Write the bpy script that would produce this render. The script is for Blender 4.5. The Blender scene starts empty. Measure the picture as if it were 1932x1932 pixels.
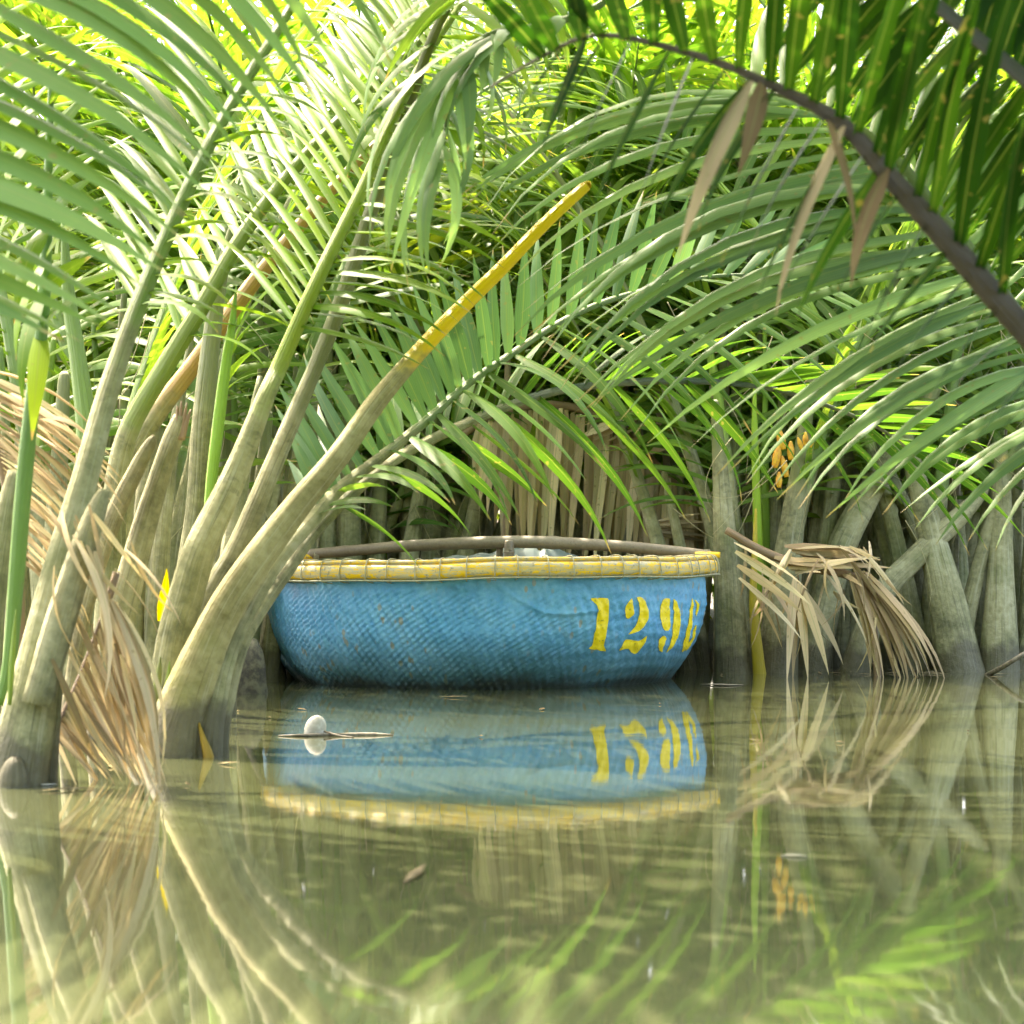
import bpy, bmesh, math, random
import numpy as np
from mathutils import Vector, Matrix, noise
from mathutils.geometry import delaunay_2d_cdt

R = math.radians
rng = random.Random(7)
scene = bpy.context.scene
col = scene.collection

# ------------------------------------------------------------------ camera, sky, sun, exposure
F, CU, CV, H = 3678.5, 966.0, 1072.0, 0.448      # focal length / principal column / horizon row of a 1932 px wide view, eye height
cam_d = bpy.data.cameras.new('camera')
cam = bpy.data.objects.new('camera', cam_d)
col.objects.link(cam)
cam.location = (0, 0, H)
cam.rotation_euler = (R(90), 0, 0)
cam_d.sensor_width = 36
cam_d.lens = 36 * F / 1932
cam_d.shift_y = (CV - 966) / 1932
cam_d.clip_start, cam_d.clip_end = 0.05, 2000
cam_d.dof.use_dof = True
cam_d.dof.focus_distance = 7.0
cam_d.dof.aperture_fstop = 6.3
scene.camera = cam

SUN_EL, SUN_AZ = 56, -40            # degrees; azimuth measured from +Y (away from camera) towards +X
world = bpy.data.worlds.new('World')
scene.world = world
world.use_nodes = True
wn = world.node_tree
bg = wn.nodes['Background']
sky = wn.nodes.new('ShaderNodeTexSky')
sky.sky_type = 'NISHITA'
sky.sun_disc = False
sky.sun_elevation = R(SUN_EL)
sky.sun_rotation = R(SUN_AZ)
sky.air_density = 0.8
sky.dust_density = 5.0
sky.ozone_density = 0.6
wn.links.new(sky.outputs[0], bg.inputs[0])
bg.inputs[1].default_value = 0.15
sun_d = bpy.data.lights.new('sun', 'SUN')
sun_d.energy = 2.0
sun_d.angle = R(0.5)
sun_d.color = (1.0, 0.95, 0.86)
sun = bpy.data.objects.new('sun', sun_d)
col.objects.link(sun)
_s = Vector((math.sin(R(SUN_AZ)) * math.cos(R(SUN_EL)), math.cos(R(SUN_AZ)) * math.cos(R(SUN_EL)), math.sin(R(SUN_EL))))
sun.rotation_euler = _s.to_track_quat('Z', 'Y').to_euler()
vs = scene.view_settings
vs.view_transform = 'Standard'
vs.look = 'None'
vs.exposure = 3.12
vs.gamma = 1.0
vs.use_curve_mapping = False
vs.use_white_balance = True          # the camera's white balance: the shade is blue, the photograph is not
vs.white_balance_temperature = 7300
vs.white_balance_tint = 12
scene.cycles.max_bounces = 9
scene.cycles.diffuse_bounces = 7
scene.cycles.glossy_bounces = 3
scene.cycles.transmission_bounces = 7
scene.cycles.transparent_max_bounces = 4
scene.cycles.caustics_reflective = False
scene.cycles.caustics_refractive = False


def at(u, v, d):
    return Vector(((u - CU) / F * d, d, H + (CV - v) / F * d))


def proj(p):
    return CU + p[0] / p[1] * F, CV - (p[2] - H) / p[1] * F


# ------------------------------------------------------------------ node helpers
class NT:
    def __init__(self, name):
        self.m = bpy.data.materials.new(name)
        self.m.use_nodes = True
        self.t = self.m.node_tree
        self.t.nodes.clear()
        self.out = self.n('ShaderNodeOutputMaterial')

    def n(self, typ, **kw):
        nd = self.t.nodes.new(typ)
        for k, v in kw.items():
            setattr(nd, k, v)
        return nd

    def set(self, sock, v):
        if hasattr(v, 'is_output'):
            self.t.links.new(v, sock)
        else:
            sock.default_value = v

    def math(self, op, a, b=0.0, c=None, clamp=False):
        nd = self.n('ShaderNodeMath', operation=op, use_clamp=clamp)
        self.set(nd.inputs[0], a)
        self.set(nd.inputs[1], b)
        if c is not None:
            self.set(nd.inputs[2], c)
        return nd.outputs[0]

    def step(self, x, lo, hi):
        nd = self.n('ShaderNodeMapRange', interpolation_type='SMOOTHSTEP')
        self.set(nd.inputs[0], x)
        self.set(nd.inputs[1], lo)
        self.set(nd.inputs[2], hi)
        return nd.outputs[0]

    def mix(self, f, a, b, blend='MIX'):
        nd = self.n('ShaderNodeMix', data_type='RGBA', blend_type=blend)
        self.set(nd.inputs[0], f)
        self.set(nd.inputs[6], a if hasattr(a, 'is_output') else (*a, 1))
        self.set(nd.inputs[7], b if hasattr(b, 'is_output') else (*b, 1))
        return nd.outputs[2]

    def ramp(self, f, stops):
        nd = self.n('ShaderNodeValToRGB')
        el = nd.color_ramp.elements
        while len(el) < len(stops):
            el.new(0.5)
        for e, (p, c) in zip(el, stops):
            e.position = p
            e.color = (*c, 1)
        self.set(nd.inputs[0], f)
        return nd.outputs[0]

    def noise(self, vec, scale, detail=3, rough=0.55, col=False, dist=0.0):
        nd = self.n('ShaderNodeTexNoise')
        self.set(nd.inputs['Vector'], vec)
        nd.inputs['Scale'].default_value = scale
        nd.inputs['Detail'].default_value = detail
        nd.inputs['Roughness'].default_value = rough
        nd.inputs['Distortion'].default_value = dist
        return nd.outputs['Color' if col else 'Fac']

    def mapv(self, vec, scale=(1, 1, 1), loc=(0, 0, 0)):
        nd = self.n('ShaderNodeMapping')
        self.set(nd.inputs[0], vec)
        self.set(nd.inputs[1], loc)
        nd.inputs[3].default_value = scale
        return nd.outputs[0]

    def bump(self, h, strength=0.5, dist=0.01, normal=None):
        nd = self.n('ShaderNodeBump')
        nd.inputs['Strength'].default_value = strength
        nd.inputs['Distance'].default_value = dist
        self.set(nd.inputs['Height'], h)
        if normal is not None:
            self.set(nd.inputs['Normal'], normal)
        return nd.outputs[0]

    def pbr(self, base, rough=0.6, normal=None, spec=0.5, **kw):
        nd = self.n('ShaderNodeBsdfPrincipled')
        self.set(nd.inputs['Base Color'], base if hasattr(base, 'is_output') else (*base, 1))
        self.set(nd.inputs['Roughness'], rough)
        self.set(nd.inputs['Specular IOR Level'], spec)
        if normal is not None:
            self.set(nd.inputs['Normal'], normal)
        for k, v in kw.items():
            self.set(nd.inputs[k], v)
        return nd.outputs[0]

    def done(self, shader):
        self.t.links.new(shader, self.out.inputs[0])
        return self.m


def pos_of(t):
    return t.n('ShaderNodeNewGeometry').outputs['Position']


def zof(t, p):
    nd = t.n('ShaderNodeSeparateXYZ')
    t.set(nd.inputs[0], p)
    return nd.outputs


def mat_leaf(name, stops, trans, trans_w, rough, dry_tip, spec=0.12):
    t = NT(name)
    oi = t.n('ShaderNodeObjectInfo')
    at_ = t.n('ShaderNodeAttribute', attribute_name='rnd')
    rnd = t.math('FRACT', t.math('ADD', oi.outputs['Random'], at_.outputs['Fac']))
    uv = t.n('ShaderNodeUVMap').outputs[0]
    s = zof(t, uv)
    p = pos_of(t)
    n1 = t.noise(p, 9.0, 1)
    streak = t.math('ADD', 0.5, t.math('MULTIPLY', t.math('SINE', t.math('ADD', t.math('MULTIPLY', s[1], 47.0), t.math('MULTIPLY', n1, 9.0))), 0.3))
    c = t.ramp(t.math('ADD', t.math('MULTIPLY', rnd, 0.8), t.math('MULTIPLY', n1, 0.22)), stops)
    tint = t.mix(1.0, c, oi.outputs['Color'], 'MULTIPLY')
    c = t.mix(t.math('MULTIPLY', t.step(streak, 0.4, 0.7), 0.35), tint, t.mix(1.0, tint, (1.45, 1.35, 1.2), 'MULTIPLY'))
    # pale midrib
    mid = t.math('SUBTRACT', 1.0, t.step(t.math('ABSOLUTE', t.math('SUBTRACT', s[1], 0.5)), 0.01, 0.06))
    c = t.mix(t.math('MULTIPLY', mid, 0.45), c, (0.22, 0.27, 0.08))
    # dry tips and spots
    edge = t.math('ADD', s[0], t.math('MULTIPLY', t.math('SUBTRACT', n1, 0.5), 0.25))
    tip = t.math('MULTIPLY', t.step(edge, 0.93, 0.99), dry_tip)
    spot = t.math('MULTIPLY', t.step(t.noise(p, 60.0, 0), 0.74, 0.80), 0.5)
    c = t.mix(tip, c, (0.33, 0.24, 0.11))
    c = t.mix(spot, c, (0.25, 0.20, 0.08))
    a = t.pbr(c, t.math('ADD', rough - 0.06, t.math('MULTIPLY', streak, 0.12)), None, spec)
    tr = t.n('ShaderNodeBsdfTranslucent')
    tc = t.mix(1.0, t.mix(1.0, c, trans, 'MULTIPLY'), (1, 1, 1), 'MULTIPLY')
    t.set(tr.inputs[0], tc)
    mx = t.n('ShaderNodeMixShader')
    mx.inputs[0].default_value = trans_w
    t.set(mx.inputs[1], a)
    t.set(mx.inputs[2], tr.outputs[0])
    return t.done(mx.outputs[0])


M = {}
M['leaf'] = mat_leaf('palm_leaf', [(0.0, (0.045, 0.105, 0.020)), (0.35, (0.075, 0.155, 0.024)), (0.7, (0.115, 0.205, 0.030)), (1.0, (0.18, 0.26, 0.045))],
                     (2.1, 1.95, 0.95), 0.45, 0.46, 1.0)
M['pale'] = mat_leaf('glaucous_sheen_leaf', [(0.0, (0.085, 0.155, 0.07)), (0.4, (0.125, 0.21, 0.095)), (0.75, (0.17, 0.265, 0.125)), (1.0, (0.23, 0.32, 0.15))],  # glaucous leaf, paler still with sky sheen put into the colour
                     (1.5, 1.7, 0.8), 0.3, 0.44, 1.0, 0.22)
M['dry'] = mat_leaf('dry_leaf', [(0.0, (0.20, 0.145, 0.075)), (0.5, (0.39, 0.31, 0.175)), (1.0, (0.58, 0.50, 0.32))],
                    (1.2, 1.1, 0.9), 0.2, 0.75, 0.0)


def mat_stalk(name, silt_on=True):
    t = NT(name)
    oi = t.n('ShaderNodeObjectInfo')
    p = pos_of(t)
    z = zof(t, p)[2]
    n_lo = t.noise(p, 4.0, 4, 0.6)
    n_hi = t.noise(p, 38.0, 4, 0.65)
    uv = t.n('ShaderNodeUVMap').outputs[0]
    sh = t.n('ShaderNodeVectorMath', operation='ADD')
    t.set(sh.inputs[0], uv)
    t.set(sh.inputs[1], oi.outputs['Random'])
    uv = sh.outputs[0]
    n_str = t.noise(t.mapv(uv, (26, 2.2, 1)), 1.0, 4, 0.65, dist=0.3)
    n_band = t.noise(t.mapv(uv, (3, 30, 1)), 1.0, 3, dist=0.4)
    fresh = t.mix(t.math('MULTIPLY', n_str, 0.5), oi.outputs['Color'], t.mix(1.0, oi.outputs['Color'], (1.5, 1.4, 1.1), 'MULTIPLY'))
    fresh = t.mix(t.math('MULTIPLY', t.step(n_hi, 0.62, 0.75), 0.4), fresh, (0.16, 0.13, 0.05))
    c = fresh
    rough = 0.42
    bump_h = n_str
    if silt_on:
        silt = t.ramp(t.math('ADD', t.math('MULTIPLY', n_lo, 0.7), t.math('MULTIPLY', n_hi, 0.4)),
                      [(0.38, (0.108, 0.106, 0.046)), (0.50, (0.235, 0.226, 0.108)), (0.60, (0.345, 0.325, 0.165)), (0.72, (0.48, 0.45, 0.27))])
        silt = t.mix(t.math('MULTIPLY', t.step(n_band, 0.60, 0.70), 0.45), silt, (0.10, 0.105, 0.055))
        silt = t.mix(t.math('MULTIPLY', t.step(t.noise(p, 7.0, 3, 0.5), 0.52, 0.72), 0.5), silt, (0.12, 0.15, 0.04))
        silt = t.mix(t.math('MULTIPLY', t.step(n_str, 0.56, 0.68), 0.55), silt, (0.085, 0.085, 0.045))
        silt = t.mix(t.math('MULTIPLY', t.math('SUBTRACT', 1.0, t.step(n_str, 0.33, 0.44)), 0.5), silt, (0.46, 0.45, 0.30))
        lvl = t.math('ADD', z, t.math('MULTIPLY', t.math('SUBTRACT', n_lo, 0.5), 0.5))
        lvl = t.math('ADD', lvl, t.math('MULTIPLY', t.math('SUBTRACT', oi.outputs['Random'], 0.5), 0.22))
        m = t.math('SUBTRACT', 1.0, t.step(t.math('ADD', lvl, t.math('MULTIPLY', t.math('SUBTRACT', n_hi, 0.5), 0.12)), 0.82, 0.98))
        c = t.mix(t.math('MULTIPLY', m, 0.93), fresh, silt)
        wl = t.math('ADD', z, t.math('MULTIPLY', t.math('SUBTRACT', t.noise(p, 6.5, 4), 0.5), 0.30))
        wet = t.math('SUBTRACT', 1.0, t.step(wl, 0.09, 0.15))
        c = t.mix(t.math('MULTIPLY', wet, 0.78), c, (0.065, 0.055, 0.022))
        rough = t.math('SUBTRACT', t.math('ADD', 0.45, t.math('MULTIPLY', m, 0.35)), t.math('MULTIPLY', wet, 0.22))
        bump_h = t.math('ADD', t.math('MULTIPLY', n_hi, m), t.math('MULTIPLY', n_str, 1.6))
    return t.done(t.pbr(c, rough, t.bump(bump_h, 0.8, 0.008)))


M['stalk'] = mat_stalk('leaf_stalk')
M['stalk_clean'] = mat_stalk('clean_stalk', False)


def mat_water():
    t = NT('river_water')
    p = pos_of(t)
    big = t.noise(t.mapv(p, (0.9, 2.4, 1)), 1.0, 2, col=True)
    mid = t.noise(t.mapv(p, (4.0, 13.0, 1)), 1.0, 2, col=True)
    fine = t.noise(t.mapv(p, (14.0, 70.0, 1)), 1.0, 1, col=True)

    def vec(c, sx, sy):
        a = t.n('ShaderNodeVectorMath', operation='SUBTRACT')
        t.set(a.inputs[0], c)
        a.inputs[1].default_value = (0.5, 0.5, 0.5)
        b = t.n('ShaderNodeVectorMath', operation='MULTIPLY')
        t.set(b.inputs[0], a.outputs[0])
        b.inputs[1].default_value = (sx, sy, 0)
        return b.outputs[0]

    def add(a, b):
        x = t.n('ShaderNodeVectorMath', operation='ADD')
        t.set(x.inputs[0], a)
        t.set(x.inputs[1], b)
        return x.outputs[0]
    v = add(add(vec(big, 0.006, 0.004), vec(mid, 0.006, 0.0045)), vec(fine, 0.003, 0.006))
    v = add(v, t.n('ShaderNodeCombineXYZ').outputs[0])
    nrm = t.n('ShaderNodeVectorMath', operation='ADD')
    t.set(nrm.inputs[0], v)
    nrm.inputs[1].default_value = (0, 0, 1)
    nn = t.n('ShaderNodeVectorMath', operation='NORMALIZE')
    t.set(nn.inputs[0], nrm.outputs[0])
    scum = t.step(t.noise(p, 120.0, 2), 0.78, 0.82)
    base = t.mix(t.noise(p, 0.7, 3), (0.070, 0.080, 0.034), (0.094, 0.104, 0.048))
    base = t.mix(t.math('MULTIPLY', scum, 0.35), base, (0.4, 0.4, 0.3))
    return t.done(t.pbr(base, 0.042, nn.outputs[0], 0.62, IOR=1.38, **{'Coat Weight': 0.7, 'Coat IOR': 1.4, 'Coat Roughness': 0.03, 'Coat Normal': nn.outputs[0]}))


M['water'] = mat_water()


def mat_mud():
    t = NT('mud')
    p = pos_of(t)
    n = t.noise(p, 5.0, 5, 0.65)
    n2 = t.noise(p, 40.0, 4, 0.6)
    c = t.ramp(n, [(0.3, (0.035, 0.028, 0.016)), (0.55, (0.075, 0.062, 0.036)), (0.8, (0.13, 0.11, 0.07))])
    return t.done(t.pbr(c, 0.55, t.bump(t.math('ADD', n, t.math('MULTIPLY', n2, 0.4)), 0.8, 0.03)))


M['mud'] = mat_mud()


def mat_hull():
    t = NT('blue_painted_weave')
    uv = t.n('ShaderNodeUVMap').outputs[0]      # metres along the girth, height
    p = pos_of(t)
    z = zof(t, p)[2]
    n1 = t.noise(uv, 3.0, 4, 0.6)
    n2 = t.noise(uv, 22.0, 4, 0.65)
    n3 = t.noise(t.mapv(uv, (30, 6, 1)), 1.0, 3)
    c = t.ramp(t.math('ADD', t.math('MULTIPLY', n1, 0.65), t.math('MULTIPLY', n2, 0.35)),
               [(0.32, (0.040, 0.20, 0.36)), (0.46, (0.080, 0.335, 0.55)), (0.58, (0.16, 0.45, 0.66)), (0.74, (0.33, 0.58, 0.70))])
    c = t.mix(t.math('MULTIPLY', t.step(n3, 0.58, 0.75), 0.22), c, (0.25, 0.42, 0.55))
    c = t.mix(t.math('MULTIPLY', t.step(t.noise(uv, 7.0, 5, 0.7), 0.54, 0.68), 0.22), c, (0.20, 0.27, 0.28))
    # paint worn off the raised weave crossings
    vor = t.n('ShaderNodeTexVoronoi')
    t.set(vor.inputs['Vector'], t.mapv(uv, (1.0, 0.55, 1)))
    vor.inputs['Scale'].default_value = 26
    chip = t.math('SUBTRACT', 1.0, t.step(t.math('ADD', vor.outputs['Distance'], t.math('MULTIPLY', n2, 0.20)), 0.27, 0.36))
    chip = t.math('MULTIPLY', chip, t.step(t.noise(uv, 3.1, 3), 0.44, 0.58))
    c = t.mix(t.math('MULTIPLY', chip, 0.75), c, (0.33, 0.30, 0.19))
    # algae and tide stain near the water
    lvl = t.math('ADD', z, t.math('MULTIPLY', t.math('SUBTRACT', n1, 0.5), 0.16))
    alg = t.math('SUBTRACT', 1.0, t.step(lvl, 0.03, 0.25))
    c = t.mix(t.math('MULTIPLY', alg, 0.72), c, (0.050, 0.095, 0.038))
    lo = t.math('SUBTRACT', 1.0, t.step(t.math('ADD', lvl, t.math('MULTIPLY', n2, 0.05)), 0.03, 0.085))
    c = t.mix(t.math('MULTIPLY', lo, 0.85), c, (0.035, 0.034, 0.016))
    rough = t.math('ADD', 0.36, t.math('MULTIPLY', n2, 0.25))
    return t.done(t.pbr(c, rough, t.bump(t.math('ADD', n2, t.noise(uv, 120, 3)), 0.45, 0.004)))


M['hull'] = mat_hull()


def mat_paint(name, paint, under, lo, hi, rough=0.5, stretch=(9, 9, 60), zfade=None):
    t = NT(name)
    p = pos_of(t)
    tc = t.n('ShaderNodeUVMap').outputs[0]
    n = t.noise(tc, 1.0, 4, 0.6)
    nf = t.noise(p, 70.0, 4, 0.65)
    grain = t.noise(t.mapv(p, stretch), 1.0, 3)
    f = t.step(t.math('ADD', t.math('MULTIPLY', n, 0.75), t.math('MULTIPLY', nf, 0.3)), lo, hi)
    und = t.mix(grain, under, tuple(min(1, x * 1.9) for x in under))
    c = t.mix(f, paint, und)
    c = t.mix(t.math('MULTIPLY', t.step(nf, 0.57, 0.70), 0.6), c, (0.12, 0.09, 0.045))
    if zfade:
        z = zof(t, p)[2]
        c = t.mix(t.math('MULTIPLY', t.math('SUBTRACT', 1.0, t.step(t.math('ADD', z, t.math('MULTIPLY', nf, 0.1)), *zfade)), 0.6), c, (0.14, 0.12, 0.03))
    return t.done(t.pbr(c, rough, t.bump(t.math('ADD', grain, nf), 0.35, 0.003)))


M['rim'] = mat_paint('worn_yellow_bamboo', (0.85, 0.53, 0.008), (0.36, 0.31, 0.18), 0.485, 0.54)
M['digit'] = mat_paint('yellow_stencil_paint', (0.95, 0.72, 0.015), (0.55, 0.42, 0.08), 0.62, 0.8, zfade=(0.10, 0.24))
M['bamboo'] = mat_paint('weathered_bamboo', (0.17, 0.13, 0.075), (0.22, 0.185, 0.12), 0.35, 0.7, 0.55, (50, 6, 50))


def simple(name, c1, c2, scale, rough, bump=0.3, spec=0.5):
    t = NT(name)
    p = pos_of(t)
    n = t.noise(p, scale, 4, 0.6)
    return t.done(t.pbr(t.mix(t.step(n, 0.35, 0.65), c1, c2), rough, t.bump(n, bump, 0.004), spec))


M['cord'] = simple('pale_cord', (0.30, 0.28, 0.16), (0.42, 0.40, 0.26), 60, 0.6)
M['tarp'] = simple('grey_tarpaulin', (0.16, 0.20, 0.175), (0.24, 0.28, 0.245), 9, 0.38)
M['foam'] = simple('white_foam', (0.42, 0.40, 0.31), (0.60, 0.59, 0.50), 45, 0.7)
M['twig'] = simple('brown_twig', (0.12, 0.10, 0.065), (0.24, 0.21, 0.14), 50, 0.6)
M['litter'] = simple('leaf_litter', (0.10, 0.08, 0.045), (0.22, 0.18, 0.10), 50, 0.95, 0.3, 0.0)
M['rope'] = simple('dark_rope', (0.045, 0.04, 0.03), (0.12, 0.10, 0.08), 90, 0.8)
M['flower'] = simple('orange_flower', (0.62, 0.27, 0.02), (0.75, 0.45, 0.03), 45, 0.5)
M['stump'] = simple('dark_stump', (0.04, 0.034, 0.02), (0.12, 0.11, 0.06), 30, 0.8, 0.9)


# ------------------------------------------------------------------ object helpers
def link(name, mesh, mat=None, parent=None, kind=None):
    o = bpy.data.objects.new(name, mesh)
    if mat is not None and mesh is not None and not mesh.materials:
        mesh.materials.append(mat)
    col.objects.link(o)
    if parent is not None:
        o.parent = parent
    if kind:
        o['kind'] = kind
    return o


def thing(name, label, cat, loc, group=None):
    o = bpy.data.objects.new(name, None)
    o.empty_display_size = 0.1
    col.objects.link(o)
    o.location = loc
    return tag(o, label, cat, group)


def tag(o, label, cat, group=None):
    o['label'] = label
    o['category'] = cat
    if group:
        o['group'] = group
    return o


def pymesh(name, v, f, smooth=True, uv=None):
    me = bpy.data.meshes.new(name)
    me.from_pydata([tuple(x) for x in v], [], f)
    if smooth:
        me.polygons.foreach_set('use_smooth', [True] * len(me.polygons))
    if uv is not None:
        lay = me.uv_layers.new(name='UVMap')
        idx = np.empty(len(me.loops), np.int32)
        me.loops.foreach_get('vertex_index', idx)
        lay.data.foreach_set('uv', np.asarray(uv, np.float32)[idx].ravel())
    me.update()
    return me


def spline(pts, per=6):
    """Catmull-Rom through rows of numbers (x, y, z, radius ...)."""
    P = [np.array(p, float) for p in pts]
    P = [2 * P[0] - P[1]] + P + [2 * P[-1] - P[-2]]
    out = []
    for i in range(1, len(P) - 2):
        for k in range(per):
            s = k / per
            a, b, c, d = P[i - 1], P[i], P[i + 1], P[i + 2]
            out.append(0.5 * (2 * b + (c - a) * s + (2 * a - 5 * b + 4 * c - d) * s * s + (3 * b - a - 3 * c + d) * s ** 3))
    out.append(P[-2])
    return np.array(out)


def tube(rows, sides=12, flat=1.0, flat_dir=(0, 1, 0), ridge=0.0, seed=0):
    """Tube along rows (x, y, z, r); flat squeezes it along flat_dir; ends closed."""
    C, rad = rows[:, :3], np.maximum(rows[:, 3], 0.0008)
    T = np.gradient(C, axis=0)
    T /= np.linalg.norm(T, axis=1)[:, None] + 1e-9
    fd = np.array(flat_dir, float)
    V, Fc, UV = [], [], []
    length = np.concatenate([[0], np.cumsum(np.linalg.norm(np.diff(C, axis=0), axis=1))])
    for i in range(len(C)):
        A = fd - T[i] * fd.dot(T[i])
        if np.linalg.norm(A) < 1e-3:
            A = np.array((1, 0, 0)) - T[i] * T[i][0]
        A /= np.linalg.norm(A)
        B = np.cross(T[i], A)
        for k in range(sides):
            a = 2 * math.pi * k / sides
            w = 1 + ridge * noise.noise((math.cos(a) * 1.5 + seed, math.sin(a) * 1.5, length[i] * 3))
            V.append(C[i] + (A * math.cos(a) * flat + B * math.sin(a)) * rad[i] * w)
            UV.append((k / sides, length[i]))
    n = len(C)
    for i in range(n - 1):
        for k in range(sides):
            k2 = (k + 1) % sides
            Fc.append((i * sides + k, i * sides + k2, (i + 1) * sides + k2, (i + 1) * sides + k))
    V.append(C[0]); UV.append((0.5, 0))
    V.append(C[-1]); UV.append((0.5, length[-1]))
    for k in range(sides):
        Fc.append((n * sides, (k + 1) % sides, k))
        Fc.append((n * sides + 1, (n - 1) * sides + k, (n - 1) * sides + (k + 1) % sides))
    return np.array(V), Fc, np.array(UV)


# ------------------------------------------------------------------ the setting: water and mud
def build_setting():
    xs = np.concatenate([np.linspace(-400, -8, 9), np.linspace(-7, 7, 57), np.linspace(8, 400, 9)])
    ys = np.concatenate([np.linspace(-300, -4, 8), np.linspace(-3, 14, 69), np.linspace(16, 900, 12)])
    V, Fc = [], []
    for y in ys:
        for x in xs:
            s = min(1, max(0, (y - 8.5) / 0.9))
            z = -0.6 + 0.72 * s * s * (3 - 2 * s)
            if -8 < x < 8 and y < 15:
                z += 0.10 * noise.noise((x * 1.3, y * 1.3, 0)) + 0.04 * noise.noise((x * 5, y * 5, 3))
            V.append((x, y, z))
    nx = len(xs)
    for j in range(len(ys) - 1):
        for i in range(nx - 1):
            Fc.append((j * nx + i, j * nx + i + 1, (j + 1) * nx + i + 1, (j + 1) * nx + i))
    link('mud_ground', pymesh('mud_ground', V, Fc), M['mud'], kind='structure')
    w = pymesh('water', [(-400, -300, 0), (400, -300, 0), (400, 12, 0), (-400, 12, 0)], [(0, 1, 2, 3)], False)
    link('water', w, M['water'], kind='structure')


build_setting()

# ------------------------------------------------------------------ leaflets
NROW = 9
VARS = []          # dicts: mesh per material, verts, chord


def make_variants():
    us = np.linspace(0, 1, NROW)
    for bi, bend in enumerate((8, 22, 38, 58, 80, 105)):
        for k in range(3):
            r = random.Random(bi * 10 + k)
            tw = R(r.uniform(-35, 35))
            lat = r.uniform(-0.05, 0.05)
            V, UV = [], []
            x = z = 0.0
            prev = 0.0
            power = r.uniform(1.3, 2.1)
            for i, u in enumerate(us):
                if i:
                    a = R(bend) * ((us[i - 1] + u) / 2) ** power
                    x += math.cos(a) * (u - prev)
                    z -= math.sin(a) * (u - prev)
                prev = u
                w = 0.5 * min(1.0, 0.42 + u / 0.22 * 0.58) * max(0.0, 1 - max(0, (u - 0.3) / 0.7) ** 1.7)
                w = max(w, 0.012)
                t = tw * u
                fold = 0.0085 * (w / 0.5) * (1 - 0.5 * u)
                yl = lat * 20 * u * u * 0.5
                for s in (-1, 0, 1):
                    V.append((x, yl + s * w * math.cos(t), z + s * w * math.sin(t) * 0.045 - (abs(s) - 0.5) * fold * 1.6))
                    UV.append((u, 0.5 + 0.5 * s))
            Fc = []
            for i in range(NROW - 1):
                for s in (0, 1):
                    a = i * 3 + s
                    Fc.append((a, a + 1, a + 4, a + 3))
            V = np.array(V)
            meshes = {}
            for m in ('leaf', 'pale', 'dry'):
                me = pymesh('leaflet_blade', V, Fc, True, UV)
                me.materials.append(M[m])
                meshes[m] = me
            VARS.append(dict(bend=bend, V=V, F=np.array(Fc), UV=np.array(UV), mesh=meshes, chord=V[(NROW - 1) * 3 + 1]))


make_variants()
BENDS = (8, 22, 38, 58, 80, 105)


def pick_variant(bend):
    b = min(range(6), key=lambda i: abs(BENDS[i] - bend))
    return b * 3 + rng.randrange(3)


def leaf_matrix(p0, p1, var, up, width, roll=0.0):
    D = p1 - p0
    L = D.length
    e1 = D / L
    u2 = up - e1 * up.dot(e1)
    if u2.length < 0.05:
        u2 = Vector((0, -1, 0.3)) - e1 * Vector((0, -1, 0.3)).dot(e1)
    u2.normalize()
    if roll:
        u2 = Matrix.Rotation(roll, 3, e1) @ u2
    c = var['chord']
    cl = math.hypot(c[0], c[2])
    cf, sf = c[0] / cl, c[2] / cl
    X = e1 * cf - u2 * sf
    Z = e1 * sf + u2 * cf
    Y = Z.cross(X)
    s = L / cl
    X, Y, Z = X * s, Y * width, Z * s
    return Matrix(((X.x, Y.x, Z.x, p0.x), (X.y, Y.y, Z.y, p0.y), (X.z, Y.z, Z.z, p0.z), (0, 0, 0, 1)))


def in_view(p0, p1, margin=50):
    for s in (0.0, 0.35, 0.7, 1.0):
        p = p0.lerp(p1, s)
        if p.y < 0.5:
            continue
        u, v = proj(p)
        if -margin < u < 1932 + margin and -margin < v < 1932:
            return True
    return False


class Palm:
    def __init__(self, label, base, group=None, merge=False, tint=(1, 1, 1)):
        self.base = Vector(base)
        self.o = thing('nipa_palm', label, 'palm', self.base, group)
        self.merge = merge
        self.count = 0
        self.thin = 0.8 if group else 0.0
        self.tint = tint

    def stalk(self, rows, name='frond', color=(0.13, 0.21, 0.03), mat='stalk', sides=10, per=5, flat=0.8):
        S = spline(rows, per)
        V, Fc, UV = tube(S, sides, flat, (0, 1, 0), 0.10, rng.random() * 50)
        b = np.array(self.base)
        me = pymesh(name, V - b, Fc, True, UV)
        o = link(name, me, M[mat], self.o)
        o.color = (*color, 1)
        return o, S

    def leaves(self, frond, items, mat='leaf', tint=None):
        """items: (p0, p1, bend, up, width, roll)"""
        tint = tint or self.tint
        T = Matrix.Translation(-self.base)
        rest = []
        for (p0, p1, bend, up, width, roll) in items:
            k = pick_variant(bend)
            mtx = T @ leaf_matrix(p0, p1, VARS[k], up, width, roll)
            if (not self.merge) and self.count < 300 and in_view(p0, p1):
                o = bpy.data.objects.new('leaflet', VARS[k]['mesh'][mat].copy())
                col.objects.link(o)
                o.parent = frond
                o.matrix_basis = mtx
                j = rng.uniform(0.82, 1.15)
                o.color = (tint[0] * j, tint[1] * j, tint[2] * j, 1)
                self.count += 1
            elif not (self.thin and p1.z > 2.4 and rng.random() < self.thin and not in_view(p0, p1)):
                rest.append((k, mtx))
        if rest:
            o = merged_leaves('foliage', rest, mat)
            o.parent = frond
            o.color = (*tint, 1)


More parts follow.
